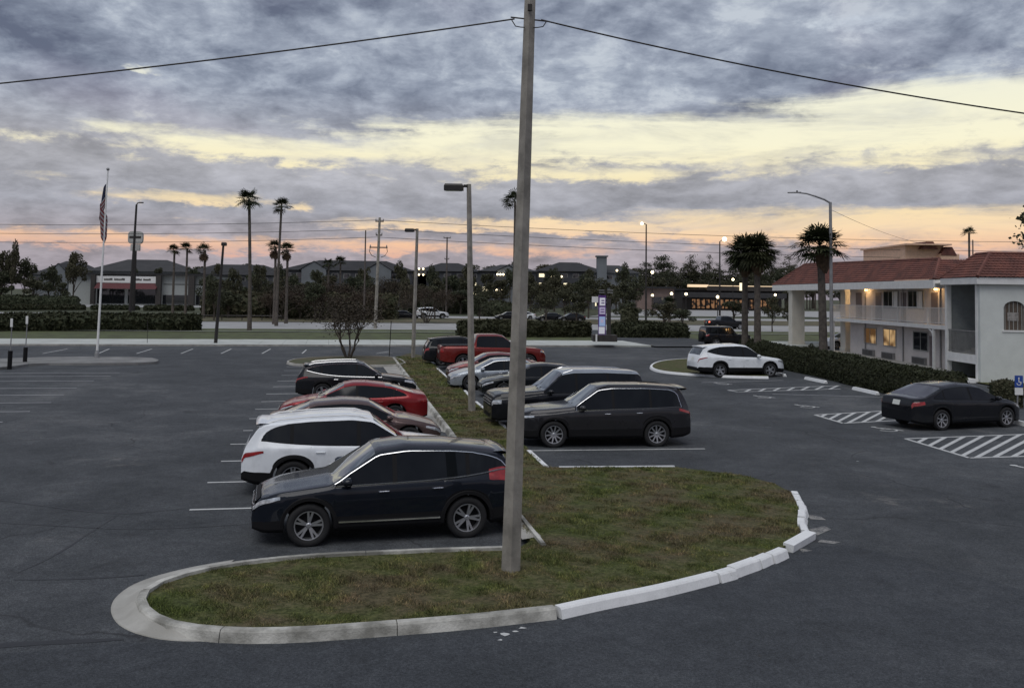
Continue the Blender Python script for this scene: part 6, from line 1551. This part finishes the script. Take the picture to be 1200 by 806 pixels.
trk = dict(suv(5.6, 1.98, 1.85, 3.55, .40, xf=1.82, xr=-1.62, rims='five', rails=None, sill=.33, hoodz=1.22, dlo=(-.95, 1.08), dlo_rise=0, dlo_round=.10, pillars=[(-9, .05), (.12, 9)], doors=[(-.98, .08), (.08, 1.14)], spoiler=None, head=(.3, 6.4, 8.0, .3), tail=(.16, 5.5, 7.5, 0, 0), clad=False,
          top=[(-3, .8), (-2.8, .9), (-2.79, 1.22), (-2.7, 1.25), (-1.12, 1.27), (-1.06, 1.35), (-.92, 1.80), (-.7, 1.85), (.2, 1.85), (.48, 1.80), (1.2, 1.23), (1.5, 1.20), (2.4, 1.12), (2.7, 1.02), (2.8, .82), (3, .8)], glassx=(-1.06, -.9, .46, 1.18), belt=[(-2.8, 1.15), (-1.1, 1.17), (1.1, 1.13), (2.8, 1.0)]), bed=(-2.68, -1.22), sm=.04)
put_car('pickup_truck', 'orange-red pickup truck, nose right, at the far end of the right row', 'pickup truck', trk, PN['orange_red'], 512, 647, 434, 'R', sc=1.12)
put_car('parked_car', 'dark SUV half hidden behind the tail of the red pickup', 'car', suv(4.8, 1.92, 1.78, 2.8, .37), PN['black'], 497, 590, 429, 'R')
rx = suv(4.89, 1.895, 1.69, 2.79, .37, rims='five', rails=None, dlo_rise=.34, dlo_round=.7, dlo=(-1.98, .98), tail=(.42, 6.9, 7.9, .6, 0), er=.70)
place_car('parked_car', 'white coupe-backed crossover parked nose to the hedge at the right', 'car', rx, PN['white'], (843, 442.5), (902, 442.0), 'R', smin=.8)
civ = sedan(4.62, 1.80, 1.44, 2.70, .33, rims='seven', rear_strip=None, plate_z=.76)
place_car('parked_car', 'black sedan with light alloy wheels parked in front of the motel end wall', 'car', civ, PN['black'], (1100, 504.5), (1180, 500.5), 'R', smin=.8)
jp = suv(4.3, 1.88, 1.85, 2.6, .40, xf=1.42, xr=-1.18, rims='five', rails=None, sill=.38, hoodz=1.20, spare=True, clad=True, spoiler=None, ef=.9, er=.92, pf=20, pr=20, tumble=.10, dlo=(-2.05, .62), dlo_rise=0, dlo_round=.06, pillars=[(-9, -1.1), (-1.0, -.2), (-.1, 9)], doors=[(-.95, -.15), (-.15, .75)],
         top=[(-2.3, .7), (-2.15, .8), (-2.14, 1.2), (-2.10, 1.78), (-2.0, 1.84), (0, 1.85), (.35, 1.82), (.72, 1.22), (.9, 1.18), (1.95, 1.12), (2.1, 1.05), (2.15, .8), (2.3, .7)], glassx=(-2.13, -2.08, .37, .70), head=(.1, 6, 7.4, 0))
put_car('parked_car', 'dark boxy off-roader with a spare wheel on its tail, behind the white crossover', 'car', jp, PN['black'], 829, 880, 407, 'R')
M['tail_lit'] = mat('lit_tail_light', (.5, .05, .03), .3, emit=(1, .22, .12), estr=1.6)
put_car('pickup_truck', 'black pickup truck with lit tail light on the street behind the off-roader', 'pickup truck', dict(trk, tail_mat=M['tail_lit']), PN['black'], 831, 876, 386, 'R')
put_car('car', 'white crossover driving on the far street left of the light pole', 'car', rx, PN['white'], 487, 527, 373.5, 'R', sc=1.18, detail=False)
put_car('car', 'white car standing under the motel canopy behind the column', 'car', sedan(4.7, 1.8, 1.45, 2.7, .33), PN['white'], 972, 1025, 409, 'L', detail=False)
dk = sedan(4.7, 1.84, 1.45, 2.75, .34)
for (x0, x1, y, pn, ns, lab) in [(629, 662, 376.5, 'black', 'L', 'dark car on the far street, left of the pair beyond the concrete pole'), (655, 687, 377, 'dark', 'L', 'dark car on the far street, right of the pair beyond the concrete pole'),
        (588, 606, 375, 'black', 'L', 'dark car on the far street half hidden by the concrete pole'), (604, 622, 374.5, 'white', 'L', 'white car on the far street just right of the concrete pole'), (462, 486, 374, 'black', 'R', 'dark car behind the white crossover on the far street'),
        (862, 882, 364.5, 'black', 'L', 'dark car parked before the lit shops, left of the palms'), (886, 906, 364.5, 'dark', 'R', 'dark car parked before the lit shops, right of the palms'), (736, 750, 362.5, 'silver', 'R', 'pale car parked far off below the pinkish building')]:
    c = put_car('car', lab, 'car', dk, PN[pn], x0, x1, y, ns, detail=False)

# ------------------------------------------------------------------ labels of look-alikes: which one, counted from the left
def _ordinal(n):
    w = 'first second third fourth fifth sixth seventh eighth ninth tenth eleventh twelfth thirteenth fourteenth fifteenth sixteenth seventeenth eighteenth nineteenth'.split()
    t = ['', '', 'twenty', 'thirty', 'forty', 'fifty']
    return w[n-1] if n < 20 else (t[n//10]+'-'+w[n % 10-1] if n % 10 else t[n//10][:-1]+'ieth')
_bylab = {}
for o in list(COL.objects):
    if o.parent is None and 'label' in o and 'group' in o: _bylab.setdefault(o['label'], []).append(o)
for lab, os_ in _bylab.items():
    if len(os_) < 2: continue
    def colx(o): return o.location.x/max(o.location.y, 1)
    os_.sort(key=colx)
    for k, o in enumerate(os_): o['label'] = lab+', '+_ordinal(k+1)+' from the left'
